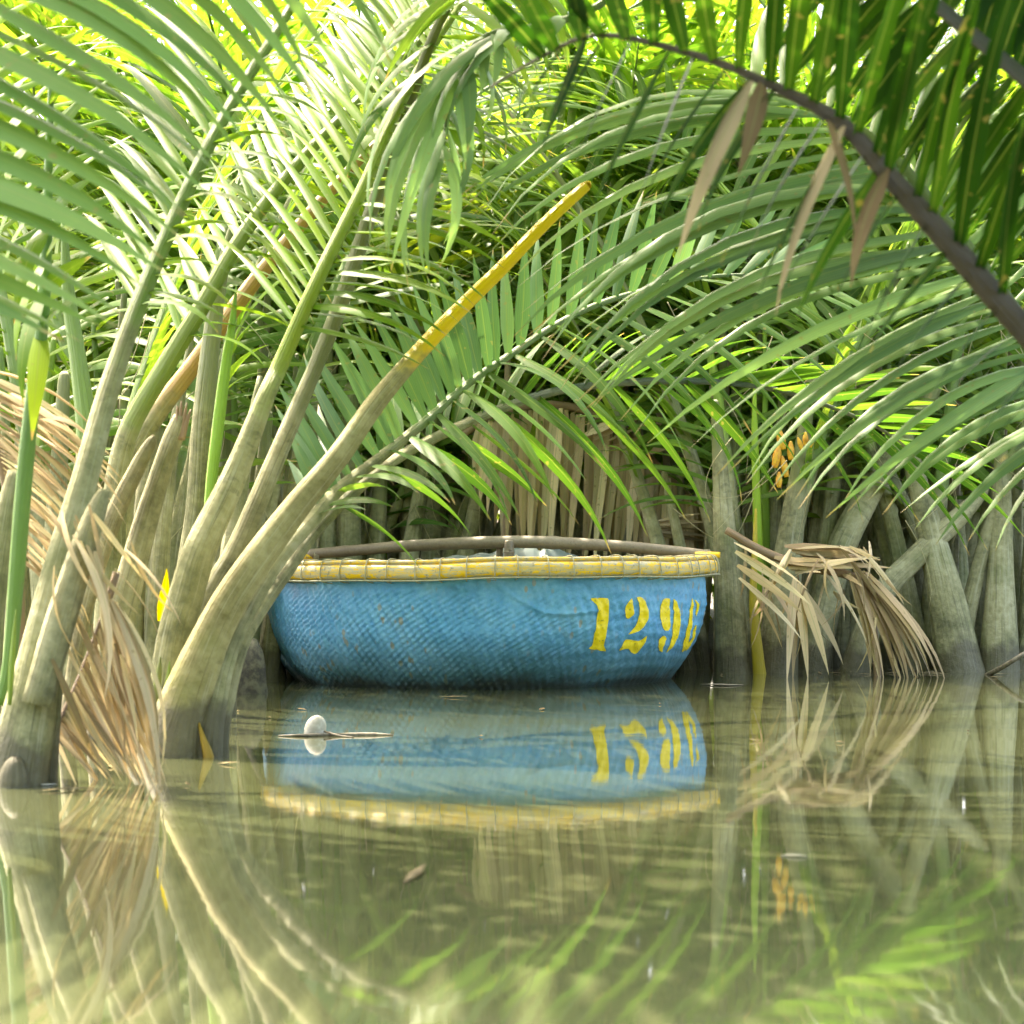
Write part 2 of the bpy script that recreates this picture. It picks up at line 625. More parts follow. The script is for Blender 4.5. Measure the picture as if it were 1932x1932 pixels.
def merged_leaves(name, rest, mat):
    Vs, Fs, UVs, rn = [], [], [], []
    off = 0
    for k, mtx in rest:
        v = VARS[k]
        A = np.array(mtx)
        Vs.append(v['V'] @ A[:3, :3].T + A[:3, 3])
        Fs.append(v['F'] + off)
        UVs.append(v['UV'])
        rn.append(np.full(len(v['V']), rng.random()))
        off += len(v['V'])
    V, Fc, UV = np.concatenate(Vs), np.concatenate(Fs), np.concatenate(UVs)
    me = bpy.data.meshes.new(name)
    me.vertices.add(len(V))
    me.vertices.foreach_set('co', V.astype(np.float32).ravel())
    me.loops.add(Fc.size)
    me.loops.foreach_set('vertex_index', Fc.astype(np.int32).ravel())
    me.polygons.add(len(Fc))
    me.polygons.foreach_set('loop_start', np.arange(0, Fc.size, 4, dtype=np.int32))
    me.polygons.foreach_set('use_smooth', np.ones(len(Fc), bool))
    lay = me.uv_layers.new(name='UVMap')
    lay.data.foreach_set('uv', UV[Fc.ravel()].astype(np.float32).ravel())
    a = me.attributes.new('rnd', 'FLOAT', 'POINT')
    a.data.foreach_set('value', np.concatenate(rn).astype(np.float32))
    me.update(calc_edges=True)
    me.materials.append(M[mat])
    return link(name, me, None, None, 'stuff')


def px_rows(pts):
    """(u, v, d, width in px) -> world rows (x, y, z, r)"""
    out = []
    for (u, v, d, w) in pts:
        p = at(u, v, d)
        out.append((p.x, p.y, p.z, w * 0.5 / F * d))
    return out


def lerp_list(lst, t):
    x = t * (len(lst) - 1)
    i = min(int(x), len(lst) - 2)
    s = x - i
    return [a + (b - a) * s for a, b in zip(lst[i], lst[i + 1])]


def hero_side(rach, tips, n, width, bend=45, up=Vector((0, 0, 1)), jit=10, dd=0.0, minlen=0.0, back=1):
    """Leaflets from points of the rachis to a curve of tips. rach and tips are lists of (u, v, d)."""
    items = []
    for i in range(n):
        t = i / (n - 1)
        r = lerp_list(rach, min(1, max(0, t + rng.uniform(-0.2, 0.2) / n)))
        q = lerp_list(tips, t)
        p0 = at(r[0], r[1], r[2])
        p1 = at(q[0] + rng.uniform(-jit, jit), q[1] + rng.uniform(-jit, jit), q[2] + rng.uniform(-0.06, 0.06) + dd)
        k = 0
        while (p1 - p0).length < minlen and k < 60:      # a foreshortened leaflet reaches further back
            p1 = Vector((0, 0, H)) + (p1 - Vector((0, 0, H))) * (1 + 0.012 * back)
            k += 1
        items.append((p0, p1, bend + rng.uniform(-15, 15), up + Vector((rng.uniform(-.25, .25), rng.uniform(-.25, .25), 0)),
                      width * rng.uniform(0.85, 1.12), rng.uniform(-0.35, 0.35)))
    return items


# ------------------------------------------------------------------ generic frond grown from a base
def grow(palm, base, az, tilt0, tilt1, length, r0, n=44, start=0.26, L=0.85, W=0.046, color=(0.13, 0.21, 0.03), power=1.5, tint=None, bendmul=1.0):
    rows, p = [], Vector(base)
    seg = 11
    h = Vector((math.sin(az), math.cos(az), 0))
    pts, tans = [], []
    for i in range(seg + 1):
        s = i / seg
        tl = R(tilt0 + (tilt1 - tilt0) * s ** power)
        t = h * math.sin(tl) + Vector((0, 0, 1)) * math.cos(tl)
        pts.append(p.copy())
        tans.append(t)
        r = r0 * (1 - s) ** 1.15 * (0.55 + 0.45 * math.exp(-s * 9)) + 0.0035
        rows.append((p.x, p.y, p.z, r))
        p = p + t * (length / seg)
    fr, S = palm.stalk(rows, 'frond', color, 'stalk', 8 if palm.merge else 10, 3)
    S3 = Vector((h.y, -h.x, 0))
    items = []
    tw = rng.uniform(-0.5, 0.5)
    for i in range(n):
        s = start + (1 - start) * (i + rng.uniform(-.25, .25)) / (n - 1)
        s = min(0.999, max(start, s))
        x = s * seg
        k = min(int(x), seg - 1)
        p0 = pts[k].lerp(pts[k + 1], x - k)
        t = tans[k].lerp(tans[k + 1], x - k).normalized()
        N = S3.cross(t).normalized()
        if N.z < 0:
            N = -N
        sd0 = Matrix.Rotation(tw, 3, t) @ S3
        N = Matrix.Rotation(tw, 3, t) @ N
        q = (s - start) / (1 - start)
        al = R(68 - 30 * q + rng.uniform(-7, 7))
        ln = L * (0.62 + 0.9 * min(q, 0.35) - 0.75 * max(0, q - 0.6)) * rng.uniform(0.85, 1.1)
        for sd in (-1, 1):
            d = t * math.cos(al) + sd0 * (sd * math.sin(al)) + N * 0.22
            d.normalize()
            hor = math.hypot(d.x, d.y)
            drop = rng.uniform(0.12, 0.5) * hor * bendmul
            p1 = p0 + d * ln
            p1.z -= drop * ln
            p1 = p0 + (p1 - p0).normalized() * ln * 0.97
            items.append((p0, p1, (18 + 95 * drop), N * 0.6 + Vector((0, 0, 0.7)), W * rng.uniform(0.8, 1.15), rng.uniform(-0.4, 0.4)))
    palm.leaves(fr, items, 'leaf', tint)
    return fr


GREEN = (0.13, 0.22, 0.03)
LIME = (0.20, 0.32, 0.03)
YELLOW = (0.92, 0.63, 0.0)
OCHRE = (0.34, 0.20, 0.03)
OLIVE = (0.15, 0.17, 0.05)

# ------------------------------------------------------------------ palm A: front left corner, standing in the water
A = Palm('large nipa palm in the water at the left edge with one thick muddy leaning stalk', at(30, 1480, 4.04) * 1.0)
A.base.z = 0
A.o.location = A.base
fr, S = A.stalk(px_rows([(22, 1600, 4.03, 142), (30, 1482, 4.04, 122), (52, 1370, 4.05, 102), (78, 1240, 4.08, 84), (112, 1080, 4.13, 66), (160, 905, 4.2, 51),
                         (203, 745, 4.3, 42), (262, 575, 4.4, 34), (335, 400, 4.5, 29), (420, 227, 4.6, 24), (540, 30, 4.75, 18), (640, -150, 4.9, 12), (760, -330, 5.1, 5)]), color=GREEN, per=6, sides=14)
rach = [(262, 575, 4.4), (335, 400, 4.5), (420, 227, 4.6), (540, 30, 4.75), (640, -150, 4.9)]
A.leaves(fr, hero_side(rach, [(170, 430, 4.7), (200, 250, 4.8), (260, 60, 4.9), (380, -130, 5.0), (520, -330, 5.1)], 28, 0.028, 30, Vector((-.2, -.2, .9)), 18, minlen=0.6)
         + hero_side(rach, [(420, 640, 4.3), (500, 440, 4.3), (590, 260, 4.4), (720, 100, 4.5), (830, -60, 4.6)], 26, 0.031, 50, Vector((.2, -.3, .9)), 18), tint=(1.0, 1.0, 0.8))
A.stalk(px_rows([(70, 1330, 3.98, 62), (110, 1190, 4.0, 62), (150, 1060, 4.02, 52), (180, 970, 4.04, 40), (198, 925, 4.05, 22)]), 'cut_stalk', OLIVE)
fr, S = A.stalk(px_rows([(0, 1330, 4.2, 26), (18, 1250, 4.2, 28), (32, 1080, 4.2, 30), (46, 900, 4.2, 31), (62, 750, 4.2, 30), (80, 600, 4.25, 27), (88, 450, 4.3, 22), (92, 300, 4.35, 16), (98, 120, 4.4, 10)]),
                'frond', (0.10, 0.22, 0.025), 'stalk_clean')
rach = [(78, 620, 4.25), (88, 450, 4.3), (92, 300, 4.35), (98, 120, 4.4)]
A.leaves(fr, hero_side(rach, [(50, 830, 4.1), (20, 640, 4.1), (10, 420, 4.1), (20, 200, 4.2)], 9, 0.045, 40, Vector((-.2, -.8, .3)), 10)
         + hero_side(rach, [(150, 560, 4.2), (180, 380, 4.2), (190, 200, 4.2), (200, 20, 4.2)], 8, 0.042, 30, Vector((.2, -.7, .4)), 10), tint=(1.3, 1.25, 0.8))
A.stalk(px_rows([(-40, 1420, 4.3, 60), (-25, 1250, 4.32, 54), (-5, 1080, 4.35, 46), (14, 960, 4.38, 40), (28, 890, 4.4, 26)]), 'cut_stalk', OLIVE)
A.stalk(px_rows([(18, 1330, 4.0, 8), (22, 1260, 4.0, 12), (27, 1190, 4.0, 7), (30, 1150, 4.0, 2)]), 'young_shoot', LIME, 'stalk_clean', 6)
A.stalk(px_rows([(95, 1530, 4.07, 30), (97, 1440, 4.07, 28), (104, 1340, 4.07, 24), (112, 1260, 4.07, 14)]), 'cut_stalk', (0.06, 0.05, 0.04))
# rounded old sheath sitting at the water line
A.stalk(px_rows([(26, 1500, 3.99, 62), (27, 1465, 3.99, 58), (28, 1440, 3.99, 40), (28, 1428, 3.99, 16)]), 'old_sheath', (0.10, 0.07, 0.03))

# ------------------------------------------------------------------ palm B: clump left of the boat
B = Palm('nipa palm left of the boat with stalks fanning over it, one cut yellow', at(340, 1425, 4.67))
B.base.z = 0
B.o.location = B.base
# yellow cut stalk
B.stalk(px_rows([(318, 1520, 4.66, 150), (324, 1430, 4.66, 132), (345, 1340, 4.67, 100), (392, 1215, 4.68, 74), (450, 1105, 4.7, 64), (550, 968, 4.75, 54), (640, 858, 4.8, 44), (705, 765, 4.85, 38),
                 (770, 688, 4.9, 33), (840, 612, 4.95, 31), (900, 552, 5.0, 28), (945, 508, 5.02, 26), (1030, 420, 5.06, 23), (1100, 356, 5.1, 21), (1108, 350, 5.1, 16)]), 'cut_frond_stalk', YELLOW, per=6, sides=14)
# lime stalk with leaves to the right
fr, S = B.stalk(px_rows([(306, 1520, 4.8, 100), (312, 1430, 4.8, 86), (326, 1230, 4.82, 66), (350, 1130, 4.84, 66), (380, 1030, 4.85, 63), (440, 903, 4.9, 50), (500, 752, 4.95, 36), (528, 690, 5.0, 32), (585, 560, 5.0, 28), (640, 445, 5.05, 25), (691, 342, 5.1, 24),
                         (745, 220, 5.15, 20), (800, 115, 5.2, 17), (865, 15, 5.25, 13), (960, -120, 5.3, 8), (1060, -220, 5.35, 4)]), color=(0.24, 0.34, 0.02), per=6, sides=14)
rach = [(560, 612, 5.0), (615, 498, 5.05), (691, 342, 5.1), (745, 220, 5.15), (800, 115, 5.2), (865, 15, 5.25), (960, -120, 5.3)]
B.leaves(fr, hero_side(rach, [(800, 690, 4.9), (910, 590, 4.8), (980, 450, 4.8), (1000, 330, 4.9), (1030, 230, 4.9), (1080, 130, 5.0), (1150, 0, 5.0)], 36, 0.034, 42, Vector((.1, -.4, .9)), 12)
         + hero_side(rach, [(430, 470, 5.2), (470, 330, 5.3), (540, 170, 5.3), (590, 50, 5.4), (660, -60, 5.4), (740, -170, 5.5), (830, -300, 5.5)], 34, 0.028, 30, Vector((-.2, -.2, .9)), 18, minlen=0.6), tint=(1.1, 1.1, 0.7))
# second grey stalk rising behind it into a drooping silvery frond end
fr, S = B.stalk(px_rows([(340, 1500, 4.95, 80), (348, 1400, 4.95, 72), (392, 1150, 4.97, 50), (450, 1030, 5.0, 42), (525, 855, 5.05, 36), (592, 700, 5.1, 30), (640, 580, 5.15, 30), (700, 400, 5.2, 26), (770, 200, 5.2, 22), (830, 40, 5.1, 18),
                         (900, -60, 5.0, 14), (980, -40, 4.85, 10), (1000, 20, 4.75, 7)]), color=OLIVE, per=5, sides=12)
rach = [(770, 200, 5.2), (830, 40, 5.1), (900, -60, 5.0), (980, -40, 4.85)]
B.leaves(fr, hero_side(rach, [(640, 380, 5.2), (690, 250, 5.1), (720, 160, 5.0), (760, 120, 4.9)], 9, 0.042, 70, Vector((-.3, -.4, .8)), 12)
         + hero_side(rach, [(900, 380, 5.0), (960, 260, 4.9), (1060, 140, 4.8), (1090, 120, 4.7)], 9, 0.042, 70, Vector((.3, -.4, .8)), 12), tint=(1, 1.05, 1.1))
# big frond over the boat
fr, S = B.stalk(px_rows([(392, 1520, 4.64, 70), (392, 1425, 4.65, 60), (404, 1330, 4.68, 48), (438, 1205, 4.74, 40), (525, 1055, 4.85, 33), (600, 970, 5.0, 30), (640, 924, 5.1, 25), (720, 862, 5.25, 21), (800, 797, 5.4, 18), (850, 752, 5.5, 16),
                         (900, 712, 5.6, 15), (960, 672, 5.7, 14), (1050, 612, 5.85, 12), (1140, 570, 6.0, 11), (1250, 540, 6.2, 9), (1360, 520, 6.4, 7), (1470, 520, 6.6, 4)]), color=(0.13, 0.22, 0.05), per=6, sides=12)
rach = [(600, 970, 5.0), (640, 924, 5.1), (720, 862, 5.25), (800, 797, 5.4), (850, 752, 5.5), (900, 712, 5.6), (960, 672, 5.7), (1050, 612, 5.85), (1140, 570, 6.0), (1250, 540, 6.2), (1360, 520, 6.4), (1460, 520, 6.6)]
up_t = [(550, 850, 5.1), (520, 700, 5.25), (600, 640, 5.4), (690, 575, 5.5), (775, 535, 5.6), (865, 500, 5.7), (960, 462, 5.8), (1075, 410, 5.95), (1190, 370, 6.1), (1330, 360, 6.3), (1470, 370, 6.5), (1600, 450, 6.7)]
lo_t = [(690, 965, 4.9), (785, 932, 4.95), (862, 950, 5.0), (950, 985, 5.1), (1010, 965, 5.2), (1120, 900, 5.3), (1175, 850, 5.4), (1290, 870, 5.5), (1441, 830, 5.7), (1576, 760, 5.9), (1650, 700, 6.1), (1720, 640, 6.3)]
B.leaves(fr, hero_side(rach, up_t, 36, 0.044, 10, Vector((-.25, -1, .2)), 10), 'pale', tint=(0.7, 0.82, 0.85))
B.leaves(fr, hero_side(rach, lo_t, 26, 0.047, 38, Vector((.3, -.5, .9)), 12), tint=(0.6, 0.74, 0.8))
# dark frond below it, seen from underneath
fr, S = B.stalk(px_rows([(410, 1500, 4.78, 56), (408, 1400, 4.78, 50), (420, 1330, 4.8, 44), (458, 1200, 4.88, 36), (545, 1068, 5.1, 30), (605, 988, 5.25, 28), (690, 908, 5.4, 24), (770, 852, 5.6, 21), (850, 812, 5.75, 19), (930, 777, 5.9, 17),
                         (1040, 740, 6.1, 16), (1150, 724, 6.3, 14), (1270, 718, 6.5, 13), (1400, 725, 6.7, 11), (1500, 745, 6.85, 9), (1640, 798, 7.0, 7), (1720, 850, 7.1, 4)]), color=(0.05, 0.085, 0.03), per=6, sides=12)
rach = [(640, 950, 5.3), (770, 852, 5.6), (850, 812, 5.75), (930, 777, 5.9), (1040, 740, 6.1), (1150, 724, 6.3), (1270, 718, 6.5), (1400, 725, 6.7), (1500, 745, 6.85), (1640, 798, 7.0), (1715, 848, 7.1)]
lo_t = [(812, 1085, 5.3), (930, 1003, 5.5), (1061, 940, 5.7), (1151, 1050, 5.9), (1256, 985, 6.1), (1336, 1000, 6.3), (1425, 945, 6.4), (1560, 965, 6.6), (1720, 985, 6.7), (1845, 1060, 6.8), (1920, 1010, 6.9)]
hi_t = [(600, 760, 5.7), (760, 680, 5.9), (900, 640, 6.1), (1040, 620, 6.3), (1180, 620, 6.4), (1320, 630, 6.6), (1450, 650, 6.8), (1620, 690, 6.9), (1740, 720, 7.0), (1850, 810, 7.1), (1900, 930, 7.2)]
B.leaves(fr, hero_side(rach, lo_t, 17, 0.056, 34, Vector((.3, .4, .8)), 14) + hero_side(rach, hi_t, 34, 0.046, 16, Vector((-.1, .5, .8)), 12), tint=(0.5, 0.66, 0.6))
# stubs and shoots
B.stalk(px_rows([(194, 1450, 5.0, 76), (215, 1220, 5.0, 62), (262, 1030, 5.0, 50), (305, 890, 5.0, 40), (328, 825, 5.0, 38), (342, 785, 5.0, 26)]), 'broken_stalk', (0.28, 0.2, 0.1), sides=12)
for k, (du, dv) in enumerate(((-8, -12), (6, -18), (12, -6), (-2, -22))):
    B.stalk(px_rows([(338 + du * 0.4, 830, 4.99, 14), (341 + du * 0.8, 800, 4.99, 11), (345 + du * 1.3, 778 + dv, 4.99, 3)]), 'torn_fibre', (0.30, 0.2, 0.11), 'stalk_clean', 6)
B.stalk(px_rows([(120, 1440, 4.95, 34), (150, 1200, 4.95, 30), (205, 1000, 4.95, 36), (255, 890, 4.95, 32), (283, 838, 4.95, 24), (291, 822, 4.95, 8)]), 'cut_stalk', (0.5, 0.2, 0.1))
B.stalk(px_rows([(285, 1420, 4.72, 24), (292, 1330, 4.72, 22), (300, 1270, 4.72, 12), (303, 1238, 4.72, 2)]), 'young_shoot', (0.16, 0.2, 0.04), 'stalk_clean', 6)
B.stalk(px_rows([(312, 1400, 4.74, 20), (314, 1320, 4.74, 17), (318, 1275, 4.74, 9), (320, 1248, 4.74, 2)]), 'young_shoot', LIME, 'stalk_clean', 6)
B.stalk(px_rows([(396, 1445, 4.615, 22), (392, 1422, 4.615, 20), (384, 1396, 4.62, 13), (378, 1375, 4.63, 7), (374, 1358, 4.64, 2)]), 'sheath_and_lit_edge', (0.34, 0.22, 0.012), 'stalk_clean', 8)
B.stalk(px_rows([(252, 1420, 5.1, 60), (258, 1370, 5.1, 54), (264, 1330, 5.1, 40), (262, 1310, 5.1, 16)]), 'dark_gap_stub', (0.06, 0.05, 0.03))  # short dark stub filling the dark gap between the stalks

# ------------------------------------------------------------------ palm C: behind the left clumps
C = Palm('nipa palm behind the left clump with upright grey stalk and lime spear', at(330, 1360, 5.72))
C.base.z = 0
C.o.location = C.base
C.stalk(px_rows([(345, 1400, 5.6, 64), (352, 1130, 5.6, 54), (372, 960, 5.6, 44), (382, 800, 5.6, 42), (398, 650, 5.6, 36), (412, 545, 5.6, 30), (428, 470, 5.6, 20), (445, 400, 5.6, 8)]), 'cut_frond_stalk', (0.20, 0.22, 0.10), sides=12)
C.stalk(px_rows([(388, 1100, 5.3, 14), (396, 940, 5.3, 20), (412, 800, 5.3, 23), (426, 690, 5.3, 20), (438, 610, 5.3, 14), (446, 540, 5.3, 3)]), 'young_spear', (0.22, 0.42, 0.03), 'stalk_clean', 8)
fr, S = C.stalk(px_rows([(200, 1380, 5.3, 70), (205, 1180, 5.3, 58), (215, 960, 5.3, 48), (240, 820, 5.3, 40), (310, 695, 5.3, 36), (380, 580, 5.3, 32), (455, 448, 5.35, 28), (560, 312, 5.4, 24), (676, 190, 5.5, 19), (800, 70, 5.6, 14), (950, -60, 5.7, 8), (1050, -120, 5.8, 3)]), color=(0.17, 0.24, 0.03), sides=12)
rach = [(345, 640, 5.3), (455, 448, 5.35), (560, 312, 5.4), (676, 190, 5.5), (800, 70, 5.6), (950, -60, 5.7)]
C.leaves(fr, hero_side(rach, [(290, 500, 5.6), (390, 330, 5.7), (490, 190, 5.8), (590, 60, 5.9), (710, -70, 6.0), (850, -190, 6.0)], 32, 0.030, 26, Vector((-.2, -.25, .9)), 18, minlen=0.62)
         + hero_side(rach, [(520, 690, 5.2), (640, 560, 5.2), (760, 440, 5.2), (870, 310, 5.3), (990, 190, 5.4), (1120, 60, 5.5)], 30, 0.034, 55, Vector((.2, -.3, .9)), 18), tint=(1.1, 1.1, 0.75))
C.stalk(px_rows([(212, 1430, 5.7, 64), (222, 1050, 5.7, 52), (255, 850, 5.7, 42), (380, 668, 5.75, 34), (470, 545, 5.8, 30), (600, 385, 5.85, 24), (700, 280, 5.9, 16), (790, 190, 5.95, 6)]), 'frond_stalk', OCHRE, sides=10)
C.stalk(px_rows([(138, 1430, 5.9, 70), (150, 1050, 5.9, 54), (165, 850, 5.9, 44), (150, 700, 5.95, 34), (130, 560, 6.0, 26), (120, 420, 6.0, 10)]), 'frond_stalk', GREEN, sides=10)
for (u, v, w) in ((250, 1150, 46), (425, 1180, 52), (300, 1080, 40)):
    C.stalk(px_rows([(u - 14, 1390, 5.95, w * 1.4), (u, v, 5.95, w), (u + 18, v - 190, 6.0, w * .75), (u + 40, v - 330, 6.05, w * .5), (u + 66, v - 470, 6.1, w * .2)]), 'frond_stalk', OLIVE, sides=10)
# a yellow leaf caught between the stalks
C.leaves(fr, [(at(302, 1172, 5.1), at(318, 1072, 5.1), 22, Vector((.3, -1, .1)), 0.03, 0.2)], tint=(4.2, 1.9, 0.25))

# ------------------------------------------------------------------ palm L: overhanging the upper left, rooted outside the view
Lp = Palm('nipa palm reaching in from the left edge with blurred leaflets at the top', (-1.62, 3.4, 0))
fr, S = Lp.stalk([(-1.62, 3.4, -.3, .07), (-1.60, 3.38, .3, .06)] + px_rows([(-560, 700, 3.3, 60), (-420, 480, 3.2, 44), (-300, 300, 3.1, 34), (-150, 90, 3.0, 28), (20, -90, 3.0, 22), (250, -240, 3.0, 15), (460, -300, 3.05, 8)]), color=GREEN)
rach = [(-420, 480, 3.2), (-340, 360, 3.12), (-260, 250, 3.08), (-150, 90, 3.0), (-60, -20, 3.0), (60, -120, 3.0), (250, -240, 3.0), (420, -300, 3.03)]
tips = [(120, 640, 3.05), (230, 605, 2.98), (310, 500, 2.95), (370, 400, 2.95), (440, 315, 2.95), (520, 270, 2.95), (600, 180, 3.0), (760, 60, 3.0)]
Lp.leaves(fr, hero_side(rach, tips, 24, 0.044, 34, Vector((.25, -.75, .6)), 22)
          + hero_side(rach, [(-900, 500, 3.3), (-850, 300, 3.3), (-760, 100, 3.3), (-600, -100, 3.3), (-450, -250, 3.3), (-250, -380, 3.3), (50, -520, 3.3), (300, -600, 3.3)], 22, 0.04, 40), 'pale', tint=(0.98, 1.02, 0.6))

# ------------------------------------------------------------------ palm R: right side, long pale leaflets arching left over the water
Rp = Palm('nipa palm reaching in at right with long pale leaflets arching left', (2.05, 5.1, 0))
fr, S = Rp.stalk([(2.05, 5.1, -.3, .08), (2.02, 5.08, .25, .07)] + px_rows([(2300, 900, 5.0, 56), (2120, 800, 4.92, 44), (2000, 690, 4.88, 38), (1930, 610, 4.85, 33), (1850, 500, 4.8, 28), (1770, 400, 4.8, 24), (1700, 310, 4.8, 20), (1600, 228, 4.85, 16), (1480, 180, 4.9, 11), (1360, 185, 5.0, 5)]), color=(0.12, 0.18, 0.04))
rach = [(1420, 180, 4.95), (1560, 208, 4.87), (1640, 260, 4.83), (1700, 310, 4.8), (1740, 360, 4.8), (1770, 400, 4.8), (1810, 450, 4.8), (1850, 500, 4.8), (1890, 556, 4.83), (1930, 610, 4.85), (1980, 670, 4.87), (2030, 720, 4.9), (2080, 765, 4.9), (2120, 800, 4.92)]
tips = [(850, 400, 4.9), (900, 400, 4.85), (950, 520, 4.8), (975, 640, 4.75), (1020, 685, 4.7), (1060, 735, 4.7), (1110, 770, 4.7), (1195, 815, 4.7), (1375, 895, 4.7), (1455, 944, 4.7), (1535, 975, 4.7), (1640, 955, 4.75), (1720, 995, 4.8), (1870, 1045, 4.8)]
Rp.leaves(fr, hero_side(rach, tips, 46, 0.038, 58, Vector((-.1, -.65, .8)), 18)
          + hero_side(rach, [(1500, -60, 5.3), (1650, -40, 5.3), (1760, 0, 5.3), (1850, 60, 5.3), (1950, 120, 5.3), (2040, 180, 5.3), (2120, 240, 5.3), (2200, 300, 5.3), (2280, 380, 5.3), (2350, 450, 5.3), (2420, 520, 5.3), (2480, 600, 5.3), (2520, 700, 5.3), (2560, 800, 5.3)], 26, 0.04, 40), 'pale', tint=(1.02, 1.02, 0.88))
# silvery drooping end of a second frond, top centre
fr, S = Rp.stalk([(2.1, 5.15, -.3, .075), (2.1, 5.12, .4, .06)] + px_rows([(2400, 500, 5.0, 46), (2250, 150, 4.9, 38), (1950, -180, 4.7, 30), (1600, -260, 4.5, 24), (1300, -140, 4.4, 18), (1130, 10, 4.35, 14), (1010, 48, 4.3, 12), (920, 66, 4.3, 10), (868, 120, 4.3, 8), (845, 200, 4.3, 7), (836, 300, 4.3, 4)]), color=(0.13, 0.2, 0.05))
rach = [(1060, 30, 4.33), (980, 52, 4.3), (910, 70, 4.3), (868, 120, 4.3), (850, 180, 4.3), (838, 280, 4.3)]
Rp.leaves(fr, hero_side(rach, [(860, 220, 4.2), (780, 330, 4.2), (700, 450, 4.2), (735, 490, 4.2), (775, 540, 4.25), (815, 510, 4.3)], 14, 0.034, 68, Vector((-.3, -.5, .9)), 12)
          + hero_side(rach, [(1020, 110, 4.2), (960, 95, 4.2), (905, 180, 4.2), (890, 290, 4.25), (860, 400, 4.3), (838, 500, 4.3)], 13, 0.034, 70, Vector((.4, -.5, .8)), 12), 'pale', tint=(1.2, 1.18, 1.05))

# ------------------------------------------------------------------ palm D: dark blurred fronds in the upper right corner
Dp = Palm('nipa palm with dark blurred fronds and thick brown stalk at top right', (1.62, 2.95, 0))
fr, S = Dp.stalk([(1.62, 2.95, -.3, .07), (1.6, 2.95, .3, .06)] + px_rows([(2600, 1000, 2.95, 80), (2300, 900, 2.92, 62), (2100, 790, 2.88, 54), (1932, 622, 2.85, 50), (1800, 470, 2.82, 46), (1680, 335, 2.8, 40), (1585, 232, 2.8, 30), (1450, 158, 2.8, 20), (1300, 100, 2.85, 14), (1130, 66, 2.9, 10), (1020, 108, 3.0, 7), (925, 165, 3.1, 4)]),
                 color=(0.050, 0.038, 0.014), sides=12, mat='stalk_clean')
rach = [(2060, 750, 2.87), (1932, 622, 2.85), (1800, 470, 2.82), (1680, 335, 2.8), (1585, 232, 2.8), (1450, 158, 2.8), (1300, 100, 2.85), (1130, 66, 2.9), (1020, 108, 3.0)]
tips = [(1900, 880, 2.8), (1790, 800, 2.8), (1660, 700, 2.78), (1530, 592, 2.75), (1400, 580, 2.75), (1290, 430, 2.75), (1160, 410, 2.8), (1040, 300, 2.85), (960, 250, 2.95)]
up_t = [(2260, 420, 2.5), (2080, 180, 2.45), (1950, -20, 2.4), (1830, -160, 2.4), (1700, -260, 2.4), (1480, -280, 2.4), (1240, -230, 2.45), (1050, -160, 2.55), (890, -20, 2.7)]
Dp.leaves(fr, hero_side(rach, tips, 24, 0.030, 14, Vector((-.9, .2, .4)), 24), tint=(0.10, 0.22, 0.17))  # darker tint puts the overhead shade into the leaflet colour
Dp.leaves(fr, hero_side(rach, up_t, 25, 0.030, 18, Vector((0.1, 1, .6)), 75), tint=(0.20, 0.36, 0.22))  # shade carried by the tint here too
dry = [(at(1590, 238, 2.79), at(1465, 595, 2.75), 20, Vector((-.6, -.6, .3)), 0.03, 0.2), (at(1672, 318, 2.79), at(1600, 540, 2.74), 22, Vector((-.6, -.6, .3)), 0.036, 0.1),
       (at(1415, 152, 2.8), at(1280, 490, 2.75), 26, Vector((-.6, -.6, .3)), 0.03, -0.3), (at(1560, 215, 2.8), at(1610, 470, 2.75), 40, Vector((.6, -.6, .3)), 0.016, 0.4), (at(1440, 155, 2.8), at(1385, 330, 2.75), 40, Vector((.6, -.6, .3)), 0.03, 0.4)]
Dp.leaves(fr, dry, 'dry', (0.6, 0.55, 0.45))
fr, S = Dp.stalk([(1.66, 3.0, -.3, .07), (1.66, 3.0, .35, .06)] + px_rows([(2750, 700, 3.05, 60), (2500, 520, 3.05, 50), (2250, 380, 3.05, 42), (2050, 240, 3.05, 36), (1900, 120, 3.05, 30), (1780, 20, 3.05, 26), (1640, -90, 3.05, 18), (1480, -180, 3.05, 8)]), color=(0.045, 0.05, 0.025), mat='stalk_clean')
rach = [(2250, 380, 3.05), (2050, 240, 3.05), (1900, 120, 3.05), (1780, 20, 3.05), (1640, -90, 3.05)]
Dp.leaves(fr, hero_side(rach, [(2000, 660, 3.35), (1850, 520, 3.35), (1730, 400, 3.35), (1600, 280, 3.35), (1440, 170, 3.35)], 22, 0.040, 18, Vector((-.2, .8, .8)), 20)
          + hero_side(rach, [(2350, 150, 3.2), (2150, -20, 3.2), (2000, -130, 3.2), (1850, -220, 3.2), (1700, -300, 3.2)], 16, 0.044, 18, Vector((.2, 1, .3)), 24), tint=(0.17, 0.31, 0.2))  # second frond likewise darkened by tint, standing in for shade


# unseen higher fronds, added to the three overhanging palms to shade the creek
rng.seed(41)
for P, azs in ((Dp, (-85, -70, -55, -42, -30, -18, -6, 10)), (Lp, (25, 55, 85, 115)), (Rp, (-105, -75, -45))):
    for a in azs:
        grow(P, P.base + Vector((rng.uniform(-.12, .12), rng.uniform(-.12, .12), -.25)), R(a + rng.uniform(-8, 8)), rng.uniform(6, 12), rng.uniform(78, 92), rng.uniform(4.2, 5.0), .07, n=40, start=.34, L=.9, W=.05, color=GREEN)


